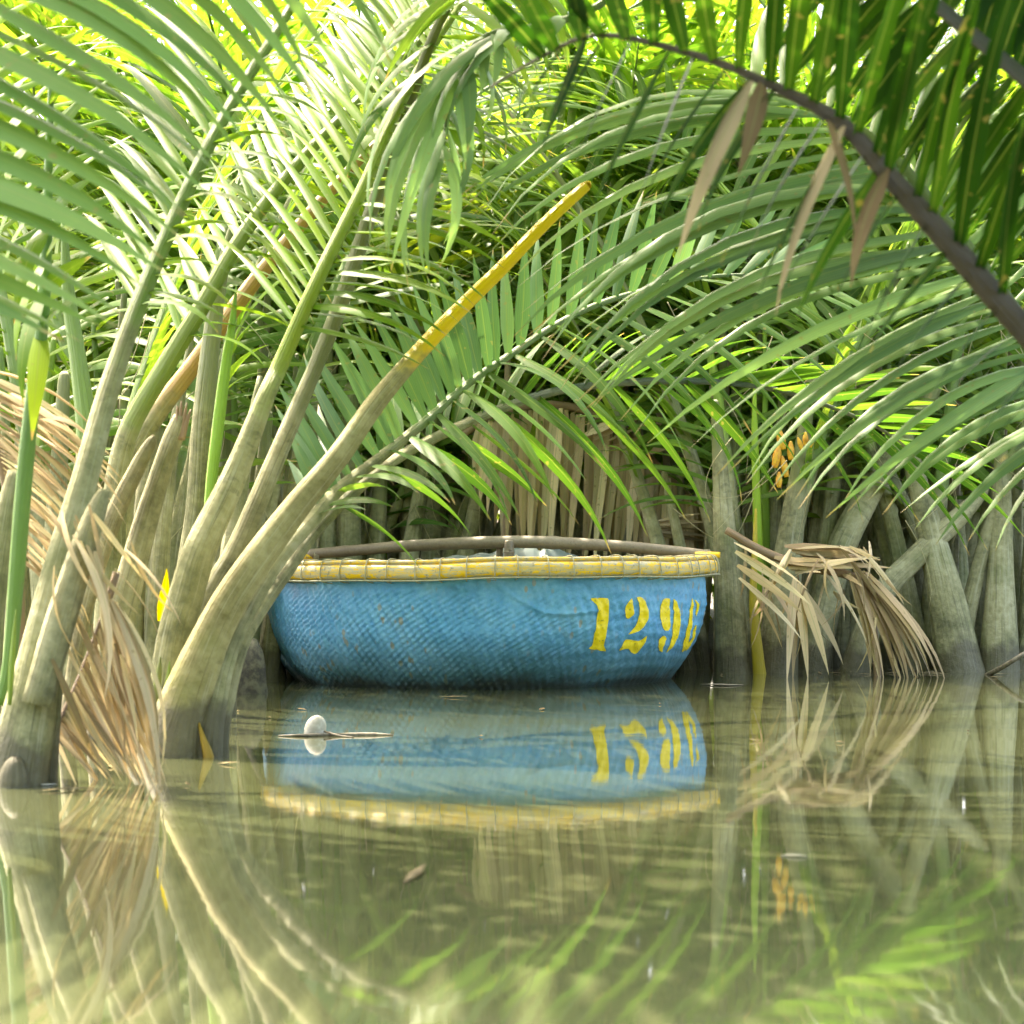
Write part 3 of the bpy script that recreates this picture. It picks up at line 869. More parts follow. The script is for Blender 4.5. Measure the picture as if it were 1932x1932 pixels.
# ------------------------------------------------------------------ palms of the bank: first row
def bank_palm(label, u, d, stalks, nfr=4, seed=0, tint=(1, 1, 1), az_rng=(-100, 100), tilt=(6, 20), end=(55, 95), length=(3.2, 4.4), group='nipa palms along the bank'):
    rng.seed(seed * 31 + 5)
    b = at(u, CV, d)
    b.z = 0.0
    P = Palm(label, b, group, tint=tint)
    for q in stalks:
        P.stalk(px_rows(q[0]), q[1] if len(q) > 1 else 'bare_stalk', q[2] if len(q) > 2 else OLIVE, q[3] if len(q) > 3 else 'stalk', sides=12)
    for k in range(5):
        du, w, dd = rng.uniform(-95, 95), rng.uniform(30, 52), rng.uniform(0.12, 0.75)
        P.stalk(px_rows(st(u + du, rng.uniform(640, 900), w, rng.uniform(-60, 60), d + dd, .5)), 'bare_stalk', rng.choice((OLIVE, OLIVE, GREEN, LIME, (0.25, 0.2, 0.1))), sides=8)
    for k in range(nfr):
        a = R(az_rng[0] + (az_rng[1] - az_rng[0]) * (k + 0.5 + rng.uniform(-.3, .3)) / nfr)
        off = Vector((rng.uniform(-.13, .13), rng.uniform(-.02, .22), -0.25))
        grow(P, P.base + off, a, rng.uniform(*tilt), rng.uniform(*end), rng.uniform(*length), rng.uniform(.062, .08), n=32, start=rng.uniform(.27, .33),
             L=rng.uniform(.75, .95), W=0.045, color=rng.choice((GREEN, GREEN, LIME, OLIVE)))
    return P


def st(u, v_top, w0, lean=0, d=8.4, top=0.35, v0=1300):
    """a tapering bare stalk in view pixels, base at the water"""
    n = 4
    w0 *= 0.80
    v_top -= 110
    lean *= 1.25
    top *= 0.62
    return [(u + lean * (k / n) ** 1.2, v0 + (v_top - v0) * k / n, d + 0.02 * k, w0 * (1.15 - (1.15 - top) * (k / n) ** 0.9)) for k in range(n + 1)] + \
           [(u + lean * 1.04, v_top - 8, d + 0.09, w0 * top * 0.35)]


BANK = [
    # label, u, d, stalks, fronds, tint
    ('nipa palm with a blunt pale stalk just beyond the right end of the boat', 1370, 8.35,
     [(st(1385, 880, 84, -28, 8.3, .42),), (st(1330, 1010, 50, -60, 8.6, .5),), ([(1425, 1300, 8.45, 14), (1432, 1100, 8.45, 17), (1428, 950, 8.45, 16), (1424, 820, 8.45, 13), (1424, 700, 8.45, 4)], 'young_spear', (0.25, 0.42, 0.02), 'stalk_clean'),
      ([(1436, 1300, 8.27, 28), (1428, 1220, 8.27, 22), (1421, 1130, 8.29, 15), (1424, 1040, 8.33, 11), (1426, 960, 8.38, 5)], 'sheath_and_lit_edge', (0.42, 0.34, 0.015), 'stalk_clean')], 4, (1, 1, 1)),  # yellow foot of the spear, its sunlit tone put into the colour
    ('nipa palm with a wide pale tapering stalk and orange flowers right of the boat', 1480, 8.4,
     [(st(1462, 790, 92, 60, 8.38, .3),), (st(1445, 700, 30, -2, 8.7, .4), 'young_spear', (0.2, 0.36, 0.03), 'stalk_clean'), (st(1520, 930, 70, 34, 8.8, .6),)], 4, (1.05, 1.05, .9)),
    ('nipa palm whose grey stalk leans right over the slumped dry fronds', 1560, 8.7,
     [([(1520, 1310, 8.5, 80), (1545, 1180, 8.5, 66), (1585, 1040, 8.55, 56), (1640, 930, 8.6, 50), (1700, 830, 8.7, 40), (1760, 740, 8.8, 26), (1800, 680, 8.85, 8)],), (st(1575, 860, 64, -18, 9.0, .6),), (st(1600, 840, 60, 10, 9.1, .6),)], 4, (1, 1, 1)),
    ('nipa palm with a straight upright grey stalk between two leaning ones at right', 1660, 8.95,
     [(st(1662, 850, 72, 8, 8.9, .7),), ([(1600, 1300, 8.45, 60), (1660, 1130, 8.45, 46), (1730, 1050, 8.48, 42), (1800, 985, 8.5, 38), (1850, 935, 8.55, 22), (1865, 922, 8.55, 6)], 'fallen_stalk', (0.25, 0.26, 0.15)), (st(1705, 900, 56, 6, 9.1, .6),)], 4, (.95, 1, 1)),
    ('nipa palm with a thick dark-footed stalk leaning left near the right edge', 1800, 8.5,
     [(st(1815, 930, 110, -85, 8.45, .45),), (st(1775, 1010, 52, -30, 8.7, .5),), (st(1760, 860, 50, 20, 9.0, .6),)], 4, (1, 1, .95)),
    ('nipa palm with mossy broad stalks at the right edge of the bank', 1905, 8.5,
     [(st(1885, 970, 92, 4, 8.5, .6),), (st(1945, 900, 80, 16, 8.6, .6),), (st(1840, 950, 46, 24, 8.9, .6),)], 4, (1, 1, 1)),
    ('nipa palm behind the boat rim at its left end with grey stalks', 560, 9.3,
     [(st(560, 830, 64, 34, 9.3, .6),), (st(610, 880, 54, 10, 9.35, .6),), (st(520, 850, 56, 26, 9.2, .6),)], 4, (1, 1, 1)),
    ('nipa palm with broad mottled stalk behind the left third of the boat', 665, 9.4,
     [(st(655, 850, 72, 6, 9.4, .8),), (st(700, 870, 56, 20, 9.5, .7),)], 4, (.9, 1, 1)),
    ('nipa palm with right-leaning stalks behind the left half of the crossbar', 775, 9.45,
     [(st(740, 850, 56, 70, 9.4, .7),), (st(800, 880, 60, 24, 9.55, .7),), (st(765, 860, 46, 10, 9.6, .7),)], 4, (1, 1, 1)),
    ('nipa palm with forked grey stalks behind the tarpaulin in the boat', 880, 9.5,
     [(st(845, 860, 62, 75, 9.45, .6),), (st(905, 870, 54, -10, 9.6, .7),)], 4, (1.05, 1, .9)),
    ('nipa palm with a thin tan stalk rising above the middle of the crossbar', 955, 9.6,
     [(st(953, 800, 30, 4, 9.3, .8), 'dry_stalk', (0.30, 0.22, 0.12), 'stalk_clean'), (st(1000, 850, 54, 14, 9.7, .7),)], 4, (1, 1, 1)),
    ('nipa palm hidden behind the hanging brown frond at mid boat', 1100, 9.8,
     [(st(1080, 820, 50, 30, 9.8, .7),), (st(1140, 850, 46, -10, 9.8, .7),)], 4, (1, 1, 1)),
    ('nipa palm with a slim pointed grey stalk above the right part of the crossbar', 1215, 9.3,
     [(st(1218, 905, 44, -8, 9.25, .35),), (st(1290, 800, 24, -8, 9.2, .8), 'bare_stalk', (0.16, 0.17, 0.08)), (st(1250, 880, 46, 20, 9.5, .6),)], 4, (1, 1, 1)),
    ('nipa palm in the gap left of the boat behind the leaning stalks', 470, 7.6,
     [(st(455, 900, 66, 40, 7.6, .6, 1320),), (st(500, 880, 52, 60, 7.7, .6, 1320),), (st(415, 850, 58, 10, 7.8, .6, 1320),)], 3, (1, 1, 1)),
    ('nipa palm standing in shade behind the cut stubs on the left', 270, 6.9,
     [(st(265, 860, 70, 34, 6.9, .6, 1340),), (st(310, 900, 56, 50, 7.0, .6, 1340),), (st(225, 860, 60, 10, 7.1, .6, 1340),)], 3, (1.05, 1.05, .9)),
    ('nipa palm deep at the left edge behind the hanging dry frond', 90, 6.6,
     [(st(90, 830, 76, 24, 6.6, .6, 1350),), (st(140, 850, 60, 40, 6.8, .6, 1350),), (st(30, 850, 66, 10, 6.9, .6, 1350),)], 3, (1.1, 1.1, .85)),
]
palms = []
for i, (lab, u, d, stalks, nfr, tint) in enumerate(BANK):
    far_left = u < 500
    palms.append(bank_palm(lab, u, d, stalks, nfr, i + 3, tint, (-95, 95) if not far_left else (-60, 60)))

# orange flowers on the second bank palm
for k, (u, v, r, ln) in enumerate(((1478, 828, 10, 40), (1492, 850, 9, 36), (1462, 860, 10, 46), (1484, 880, 9, 40), (1520, 828, 7, 26), (1528, 832, 6, 24), (1514, 838, 6, 26), (1470, 905, 8, 30))):
    palms[1].stalk(px_rows([(u, v + ln / 2, 8.3, r), (u + (k % 3 - 1) * 4, v, 8.3, r * 1.6), (u + (k % 3 - 1) * 9, v - ln / 2, 8.3, r * 0.5)]), 'flower_spike', (1, 1, 1), 'flower', 8)

# second and third rows: crowns that close the view
rng.seed(99)
for i in range(16):
    u = -150 + i * 152 + rng.uniform(-60, 60)
    d = rng.uniform(10.3, 11.6)
    b = at(u, CV, d)
    b.z = 0.05
    P = Palm('nipa palm in the dense thicket behind the front row of bank stalks', b, 'thicket palms behind the bank row', merge=True, tint=(rng.uniform(1.0, 1.35), rng.uniform(1.05, 1.25), .8))
    for k in range(6):
        grow(P, b + Vector((rng.uniform(-.25, .25), rng.uniform(-.2, .2), -.2)), R(rng.uniform(-180, 180)), rng.uniform(5, 20), rng.uniform(50, 100), rng.uniform(3.6, 5.0), .07, n=34, start=.24, L=.95, W=.05, color=GREEN)
thick = []
for i in range(22):
    u = -400 + (i % 11) * 270 + rng.uniform(-80, 80)
    d = 13.2 + (i // 11) * 2.6 + rng.uniform(-.6, .6)
    b = at(u, CV, d)
    b.z = 0.05
    for k in range(6):
        az, t0, t1, ln = R(rng.uniform(-180, 180)), rng.uniform(4, 18), rng.uniform(45, 90), rng.uniform(4.0, 5.8)
        h = Vector((math.sin(az), math.cos(az), 0))
        p = b.copy()
        for j in range(30):
            s = j / 29
            tl = R(t0 + (t1 - t0) * s ** 1.5)
            t = h * math.sin(tl) + Vector((0, 0, math.cos(tl)))
            p = p + t * ln / 30
            if s > 0.12:
                for sd in (-1, 1):
                    dv = (t * 0.5 + Vector((h.y, -h.x, 0)) * sd + Vector((0, 0, -rng.uniform(0, .5)))).normalized()
                    q = p + dv * rng.uniform(.7, 1.1)
                    if q.z > 4.0 and rng.random() < 0.8 and not in_view(p, q):
                        continue
                    kk = pick_variant(rng.choice((20, 40, 60)))
                    thick.append((kk, leaf_matrix(p, q, VARS[kk], Vector((0, 0, 1)), 0.06, rng.uniform(-.5, .5))))
for i in range(900):      # low growth between the far stems
    p = at(rng.uniform(-200, 2130), CV, rng.uniform(11.8, 14.5))
    p.z = rng.uniform(.5, 1.5)
    q = p + Vector((rng.uniform(-.5, .5), rng.uniform(-.4, .4), -rng.uniform(.3, .9)))
    q.z = max(q.z, 0.05)
    kk = pick_variant(rng.choice((20, 40, 60)))
    thick.append((kk, leaf_matrix(p, q, VARS[kk], Vector((rng.uniform(-1, 1), -1, .6)), 0.07, rng.uniform(-.5, .5))))
o = merged_leaves('palm_thicket', thick, 'leaf')
tag(o, 'dense mass of far nipa foliage closing the view behind all the palms', 'foliage')
o.color = (1.25, 1.15, 0.8, 1)

# thin dried fibres curling down from the bank palms
rng.seed(77)
for P in palms:
    for k in range(7):
        p = P.base + Vector((rng.uniform(-.3, .3), rng.uniform(-.25, .0), rng.uniform(.65, 1.6)))
        rows, a, ang = [], rng.uniform(0, 6.28), rng.uniform(-.9, .9)
        curl = rng.uniform(-.45, .45)
        for j in range(9):
            rows.append((p.x, p.y, p.z, 0.0022 * (1 - j / 10)))
            ang += curl * (j / 8)
            p = p + Vector((math.sin(ang), .15 * math.sin(a + j), -math.cos(ang))) * rng.uniform(.035, .06)
        V, Fc, UV = tube(spline(rows, 2), 4)
        o = link('fibre', pymesh('fibre', V - np.array(P.base), Fc, True, UV), M['stalk_clean'], P.o)
        o.color = (0.42, 0.38, 0.2, 1)

# ------------------------------------------------------------------ dry fronds
rng.seed(5)


def dry_frond(label, base, rows, items):
    o = thing('dry_frond', label, 'dead frond', base)
    T = Matrix.Translation(-Vector(base))
    S = spline(px_rows(rows), 5)
    V, Fc, UV = tube(S, 8, 0.8)
    r = link('midrib', pymesh('midrib', V - np.array(base), Fc, True, UV), M['stalk_clean'], o)
    r.color = (0.25, 0.17, 0.09, 1)
    for (p0, p1, bend, up, w, roll) in items:
        k = pick_variant(bend)
        l = bpy.data.objects.new('leaflet', VARS[k]['mesh']['dry'].copy())
        col.objects.link(l)
        l.parent = o
        l.matrix_basis = T @ leaf_matrix(p0, p1, VARS[k], up, w, roll)
        j = rng.uniform(.8, 1.45)
        l.color = (j, j * rng.uniform(.95, 1.02), j * rng.uniform(.85, 1.05), 1)
    return o


FRONT = Vector((0, -1, .2))
b = at(170, 1478, 4.1); b.z = 0
items = hero_side([(205, 1120, 4.12), (190, 1180, 4.12), (165, 1240, 4.12), (140, 1300, 4.12), (120, 1350, 4.12), (105, 1390, 4.1)],
                  [(298, 1470, 4.04), (285, 1478, 4.05), (262, 1476, 4.06), (235, 1478, 4.07), (205, 1480, 4.08), (165, 1480, 4.08)], 46, 0.0105, 16, FRONT, 22)
items += hero_side([(210, 1130, 4.02), (225, 1140, 4.02)], [(305, 1490, 4.0), (290, 1488, 4.0)], 5, 0.022, 38, Vector((1, -.6, .2)), 8)
items += hero_side([(140, 1010, 4.0), (180, 1040, 4.0)], [(205, 1320, 3.98), (190, 1260, 3.98)], 4, 0.024, 40, Vector((1, -.6, .3)), 10)
for k in range(26):
    u0, v0 = rng.uniform(90, 250), rng.uniform(940, 1250)
    items.append((at(u0, v0, 4.0 + rng.uniform(-.04, .1)), at(u0 + rng.uniform(10, 130), v0 + rng.uniform(110, 260), 3.98 + rng.uniform(-.05, .1)), rng.choice((22, 38, 58, 80)), Vector((rng.uniform(-1, 1), -.8, rng.uniform(-.2, .8))), rng.uniform(.006, .016), rng.uniform(-1, 1)))
dry_frond('fan of straw-coloured dry leaflets dipping into the water at the left clump', b, [(220, 1080, 4.13, 14), (190, 1180, 4.13, 15), (150, 1285, 4.13, 15), (100, 1400, 4.12, 16), (80, 1500, 4.1, 16)], items)

b = at(60, 1480, 4.5); b.z = 0
items = hero_side([(-60, 690, 4.6), (-20, 760, 4.6), (0, 850, 4.6), (20, 950, 4.6), (30, 1050, 4.6)], [(240, 890, 4.5), (215, 960, 4.5), (180, 1050, 4.5), (150, 1120, 4.5), (150, 1200, 4.5)], 46, 0.013, 38, Vector((.2, -.4, .9)), 34)
items += hero_side([(20, 740, 4.4), (60, 790, 4.4)], [(200, 900, 4.35), (160, 830, 4.35)], 5, 0.028, 45, Vector((.2, -.4, .9)), 12)
dry_frond('orange-brown dead frond draped behind the thick stalk at the left edge', b, [(-90, 640, 4.62, 20), (-30, 740, 4.62, 20), (0, 860, 4.62, 20), (24, 980, 4.62, 20), (36, 1120, 4.62, 20), (40, 1500, 4.62, 22)], items)

b = at(1130, 1072, 9.25); b.z = 0
items = hero_side([(905, 800, 9.25), (980, 775, 9.25), (1060, 770, 9.25), (1140, 800, 9.25), (1210, 850, 9.25), (1270, 910, 9.25), (1320, 960, 9.25)],
                  [(890, 930, 9.15), (965, 1060, 9.15), (1040, 1080, 9.15), (1110, 1085, 9.15), (1180, 1085, 9.15), (1250, 1085, 9.15), (1330, 1080, 9.15)], 44, 0.05, 8, FRONT, 12)
items += hero_side([(1100, 820, 9.2), (1200, 860, 9.2)], [(1230, 760, 9.15), (1330, 830, 9.15)], 6, 0.05, 20, Vector((0, -.6, .8)), 14)
items += hero_side([(1230, 985, 9.12), (1245, 1010, 9.12)], [(1345, 975, 9.1), (1345, 1030, 9.1)], 7, 0.034, 14, Vector((0, -.6, .8)), 6)
dry_frond('brown dead frond hanging like a curtain behind the boat', b, [(860, 830, 9.28, 14), (940, 780, 9.28, 15), (1060, 765, 9.28, 16), (1160, 805, 9.28, 16), (1260, 900, 9.28, 16), (1340, 985, 9.28, 14), (1390, 1100, 9.28, 14), (1400, 1300, 9.28, 14)], items)

b = at(1600, 1280, 8.0); b.z = 0
items = hero_side([(1600, 1080, 8.1), (1625, 1090, 8.1), (1640, 1110, 8.1)], [(1645, 1290, 7.98), (1690, 1290, 7.98), (1735, 1290, 7.98)], 16, 0.034, 24, Vector((.6, -.7, .4)), 16)
items += hero_side([(1610, 1075, 8.1), (1640, 1080, 8.1)], [(1725, 1275, 7.98), (1775, 1290, 7.98)], 9, 0.03, 40, Vector((.6, -.5, .7)), 16)
items += hero_side([(1500, 1090, 8.05), (1515, 1110, 8.05)], [(1470, 1290, 7.95), (1585, 1265, 7.95)], 5, 0.045, 14, Vector((.3, -.9, .2)), 14)
items += hero_side([(1385, 1020, 8.0), (1395, 1090, 8.0)], [(1530, 1110, 7.95), (1520, 1200, 7.95)], 4, 0.04, 18, Vector((0, -.6, .8)), 8)
items += hero_side([(1480, 1030, 8.15), (1530, 1060, 8.15)], [(1620, 1040, 8.1), (1680, 1075, 8.1)], 8, 0.045, 18, Vector((0, -.5, .8)), 14)
items += hero_side([(1460, 1050, 8.1), (1500, 1080, 8.1)], [(1580, 1075, 8.06), (1640, 1060, 8.06)], 7, 0.04, 12, Vector((0, -.5, .8)), 14)
for k in range(34):
    u0, v0 = rng.uniform(1400, 1660), rng.uniform(1020, 1120)
    items.append((at(u0, v0, 8.1 + rng.uniform(-.1, .1)), at(u0 + rng.uniform(-60, 130), v0 + rng.uniform(20, 170), 8.05 + rng.uniform(-.1, .1)), rng.choice((22, 38, 58, 80)), Vector((rng.uniform(-1, 1), -.8, rng.uniform(-.2, .8))), rng.uniform(.01, .026), rng.uniform(-1, 1)))
dry_frond('tan dead frond collapsed right of the boat with tips trailing in the water', b, [(1370, 1000, 8.12, 14), (1440, 1040, 8.13, 16), (1520, 1070, 8.14, 18), (1600, 1085, 8.13, 18), (1640, 1130, 8.12, 16), (1660, 1320, 8.1, 14)], items)

# ------------------------------------------------------------------ the round basket boat
BC = Vector((-0.113, 8.0, 0))
PROF = [(-0.20, 0.0), (-0.20, 0.30), (-0.17, 0.50), (-0.10, 0.66), (-0.03, 0.745), (0.01, 0.780), (0.07, 0.830), (0.137, 0.864), (0.20, 0.886), (0.30, 0.900), (0.38, 0.898), (0.455, 0.888)]
TILT = 0.012


def hull_r(z):
    for (z0, r0), (z1, r1) in zip(PROF[1:], PROF[2:]):
        if z <= z1:
            return r0 + (r1 - r0) * (z - z0) / (z1 - z0)
    return PROF[-1][1]


_zz = np.linspace(-0.2, 0.455, 400)
_rr = np.array([hull_r(z) for z in _zz])
_k = np.hanning(31); _k /= _k.sum()
_rs = np.convolve(np.pad(_rr, 15, mode='edge'), _k, 'valid')


def rz(z):
    return np.interp(z, _zz, _rs)


SCARS = [([(0.05, .40), (0.13, .345), (0.20, .31), (0.26, .28), (0.36, .275), (0.5, .285)], 0.009, 0.009),
         ([(-0.22, .385), (-0.12, .40), (-0.08, .375), (-0.05, .39)], 0.006, 0.012), ([(-0.09, .43), (-0.075, .40), (-0.06, .37)], 0.008, 0.010),
         ([(-0.45, .36), (-0.3, .37), (-0.22, .385)], 0.004, 0.010), ([(0.48, .42), (0.47, .39), (0.46, .36)], 0.004, 0.008)]


def hull_disp(th, z):
    """radial relief in metres: th is the angle from the camera side (+ to the right), arrays"""
    rows = (z + 0.2) / 0.0185
    ph = th * 226 / 1.0 * 0.5
    par = np.floor(rows)
    weave = np.cos(th * 150 + par * 1.25 + 1.6 * np.sin(th * 4.3 + z * 9) + 0.5 * np.sin(th * 31 + par)) * np.abs(np.sin(np.pi * rows)) ** 0.7
    amp = 0.0066 * np.clip(1.15 - np.abs(th + 0.25) / 1.1, 0.28, 1) * np.clip((0.42 - z) / 0.10, 0.25, 1)
    blot = 0.5 + 0.5 * np.sin(th * 13.1 + 2.2 * np.sin(z * 17 + th * 5)) * np.sin(z * 31 + 1.7 * np.sin(th * 9 + 1))
    knob = np.sin(th * 171.3 + 3 * np.sin(z * 63)) * np.sin(z * 212 + 2 * np.sin(th * 37)) + 0.6 * np.sin(th * 77 + z * 90)
    d = weave * amp * (0.35 + 1.0 * blot) + 0.0011 * knob
    d += 0.008 * np.sin(th * 7 + 1.3) * np.sin(z * 11 + 0.6) + 0.003 * np.sin(th * 19 + z * 23) + 0.0012 * np.sin(z * 150 + 2 * np.sin(th * 6)) * np.clip(th / 0.6, 0.15, 1)
    for pts, h, w in SCARS:
        best = np.full(th.shape, 9.0)
        for (a0, z0), (a1, z1) in zip(pts, pts[1:]):
            x, y = th * 0.9, z
            x0, x1 = a0 * 0.9, a1 * 0.9
            L2 = (x1 - x0) ** 2 + (z1 - z0) ** 2
            s = np.clip(((x - x0) * (x1 - x0) + (y - z0) * (z1 - z0)) / L2, 0, 1)
            best = np.minimum(best, np.hypot(x - x0 - s * (x1 - x0), y - z0 - s * (z1 - z0)))
        d += h * np.exp(-(best / w) ** 2)
    return d


def hull_point(th, z, off=0.0):
    r = rz(z) + hull_disp(th, z) * np.clip((z + 0.1) / 0.1, 0, 1) + off
    x = BC.x + r * np.sin(th)
    return np.stack([x, BC.y - r * np.cos(th), z + TILT * (x - BC.x) / 0.9], -1)


boat = thing('basket_boat', 'round woven bamboo basket boat painted blue with a yellow rim and number', 'boat', (BC.x, BC.y, 0))


def bpart(name, V, Fc, mat, parent=None, uv=None, smooth=True):
    V = np.asarray(V, float) - np.array((BC.x, BC.y, 0))
    return link(name, pymesh(name, V, Fc, smooth, uv), M[mat], parent or boat)


def build_hull():
    na, nz = 1000, 150
    th = np.linspace(-math.pi, math.pi, na, endpoint=False)
    zs = np.linspace(-0.2, 0.455, nz)
    TH, ZZ = np.meshgrid(th, zs)
    Pn = hull_point(TH.ravel(), ZZ.ravel())
    uv = np.stack([TH.ravel() * 0.9, ZZ.ravel()], -1)
    Fc = []
    for j in range(nz - 1):
        for i in range(na):
            i2 = (i + 1) % na
            Fc.append((j * na + i, j * na + i2, (j + 1) * na + i2, (j + 1) * na + i))
    Fc.append(tuple(range(na - 1, -1, -1)))
    bpart('hull', Pn, Fc, 'hull', None, uv)
    # inner skin, a little inside the outer one
    na, zs = 96, np.linspace(-0.17, 0.45, 16)
    th = np.linspace(-math.pi, math.pi, na, endpoint=False)
    V, Fc = [], []
    for z in zs:
        r = rz(z) - 0.022
        for a in th:
            V.append((BC.x + r * math.sin(a), BC.y - r * math.cos(a), z + TILT * r * math.sin(a) / .9))
    for j in range(len(zs) - 1):
        for i in range(na):
            i2 = (i + 1) % na
            Fc.append((j * na + i, (j + 1) * na + i, (j + 1) * na + i2, j * na + i2))
    Fc.append(tuple(range(na)))
    bpart('inner_lining', V, Fc, 'bamboo')


build_hull()


def hoop(name, prof, mat, wob=0.003, seed=0.0, uvs=14.0):
    na = 240
    V, Fc, UV = [], [], []
    m = len(prof)
    for i in range(na + 1):
        a = -math.pi + 2 * math.pi * i / na
        w = wob * (math.sin(a * 5 + seed) + 0.6 * math.sin(a * 11 + 2 * seed))
        for k, (r, z) in enumerate(prof):
            rr = r + wob * 0.7 * math.sin(a * 9 + seed * 3)
            V.append((BC.x + rr * math.sin(a), BC.y - rr * math.cos(a), z + w + TILT * rr * math.sin(a) / .9))
            UV.append((a * uvs + seed * 7, k * 0.7))
    for i in range(na):
        for k in range(m):
            k2 = (k + 1) % m
            Fc.append((i * m + k, (i + 1) * m + k, (i + 1) * m + k2, i * m + k2))
    return bpart(name, V, Fc, mat, None, UV)


def rrect(r0, r1, z0, z1, b=0.009):
    out = []
    for (cx, cz, a0) in ((r1 - b, z1 - b, 0), (r0 + b, z1 - b, 90), (r0 + b, z0 + b, 180), (r1 - b, z0 + b, 270)):
        for k in range(4):
            a = R(a0 + 30 * k)
            out.append((cx + b * math.cos(a), cz + b * math.sin(a)))
    return out


rim = hoop('rim_hoop', rrect(0.903, 0.952, 0.412, 0.468, 0.02), 'rim', 0.003, 0.4)
hoop('rim_hoop', rrect(0.893, 0.938, 0.4695, 0.4845, 0.0065), 'rim', 0.003, 0.43)
hoop('inner_hoop', rrect(0.835, 0.862, 0.425, 0.478, 0.01), 'rim', 0.003, 0.4)
hoop('rim_cord', [(0.958 + 0.003 * math.cos(a), 0.409 + 0.003 * math.sin(a)) for a in np.linspace(0, 2 * math.pi, 7)[:-1]], 'cord', 0.003, 0.4)


def lashings():
    n = 61
    loop = [(0.892, 0.40), (0.935, 0.403), (0.9565, 0.412), (0.959, 0.435), (0.953, 0.465), (0.938, 0.4865), (0.90, 0.489), (0.862, 0.484), (0.829, 0.478), (0.83, 0.43), (0.86, 0.41)]
    for i in range(n):
        a = -math.pi + 2 * math.pi * (i + rng.uniform(-.2, .2)) / n
        w = 0.003 * (math.sin(a * 5 + .4) + 0.6 * math.sin(a * 11 + .8))
        V0 = []
        sk = rng.uniform(-0.012, 0.012)
        for k, (r, z) in enumerate(loop + loop[:1]):
            aa = a + sk * (0.5 - k / len(loop))
            V0.append((BC.x + r * math.sin(aa), BC.y - r * math.cos(aa), z + w + TILT * r * math.sin(aa) / .9, 0.0023))
        V, Fc, UV = tube(spline(V0, 2), 5)
        bpart('lashing', V, Fc, 'cord', rim)


lashings()

# stencilled number, outlines read in the enlarged view and carried onto the hull surface
DIG = {
    '1': [[(205, 570), (425, 570), (438, 700), (438, 850), (415, 1000), (385, 1165), (402, 1238), (200, 1205), (245, 1160), (262, 1020), (285, 850), (295, 720), (280, 650)]],
    '2': [[(722, 570), (735, 640), (753, 700), (745, 780), (700, 826), (662, 815), (642, 745), (650, 670), (685, 605)],
          [(780, 562), (830, 550), (875, 575), (915, 630), (940, 720), (932, 820), (890, 910), (820, 985), (690, 1026), (760, 950), (800, 860), (818, 770), (815, 660)],
          [(910, 1040), (905, 1100), (860, 1180), (800, 1255), (765, 1272), (730, 1250), (690, 1205), (640, 1210), (578, 1228), (620, 1150), (665, 1090), (730, 1092), (810, 1108), (860, 1090)]],
    '9': [[(1165, 572), (1222, 575), (1228, 680), (1222, 800), (1214, 930), (1190, 975), (1145, 975), (1110, 920), (1094, 820), (1102, 710), (1130, 615)],
          [(1265, 580), (1300, 610), (1335, 720), (1345, 840), (1330, 980), (1290, 1100), (1210, 1200), (1130, 1255), (1180, 1170), (1215, 1080), (1245, 960), (1262, 830), (1268, 700)],
          [(1100, 1042), (1140, 1050), (1148, 1085), (1120, 1135), (1098, 1180), (1085, 1250), (1055, 1225), (1042, 1160), (1060, 1085)]],
    '6': [[(1498, 575), (1512, 590), (1500, 700), (1490, 830), (1465, 960), (1445, 1060), (1432, 1170), (1370, 1250), (1375, 1150), (1405, 1010), (1435, 860), (1455, 720)],
          [(1525, 590), (1550, 600), (1571, 660), (1568, 730), (1545, 800), (1530, 770), (1548, 690), (1540, 630)],
          [(1530, 905), (1548, 950), (1535, 1040), (1500, 1130), (1450, 1190), (1410, 1238), (1440, 1150), (1480, 1060), (1510, 970)]],
}


def ray_to_hull(X, Y):
    px, py = 1120 + 0.15528 * X, 1080 + 0.15528 * Y
    dx, dz = (px / 1.0352 - CU) / F, (CV - py / 1.0352) / F
    prev = None
    for k in range(900):
        y = 7.0 + k * 0.00125
        x, z = dx * y, H + dz * y
        g = math.hypot(x - BC.x, y - BC.y) - float(rz(z - TILT * (x - BC.x) / .9))
        if g < 0:
            return math.atan2(x - BC.x, BC.y - y), z - TILT * (x - BC.x) / .9
        if prev is None or g < prev[0]:
            prev = (g, math.atan2(x - BC.x, BC.y - y), z - TILT * (x - BC.x) / .9)
    return prev[1], prev[2]


def smooth_poly(P, per=3):
    n = len(P)
    out = []
    for i in range(n):
        a, b, c, d = (np.array(P[(i + k) % n], float) for k in (-1, 0, 1, 2))
        for k in range(per):
            s = k / per
            t = 0.42
            m1, m2 = (c - a) * t * 0.6, (d - b) * t * 0.6
            h = (2 * s ** 3 - 3 * s ** 2 + 1) * b + (s ** 3 - 2 * s ** 2 + s) * m1 + (-2 * s ** 3 + 3 * s ** 2) * c + (s ** 3 - s ** 2) * m2
            out.append(tuple(h))
    return out


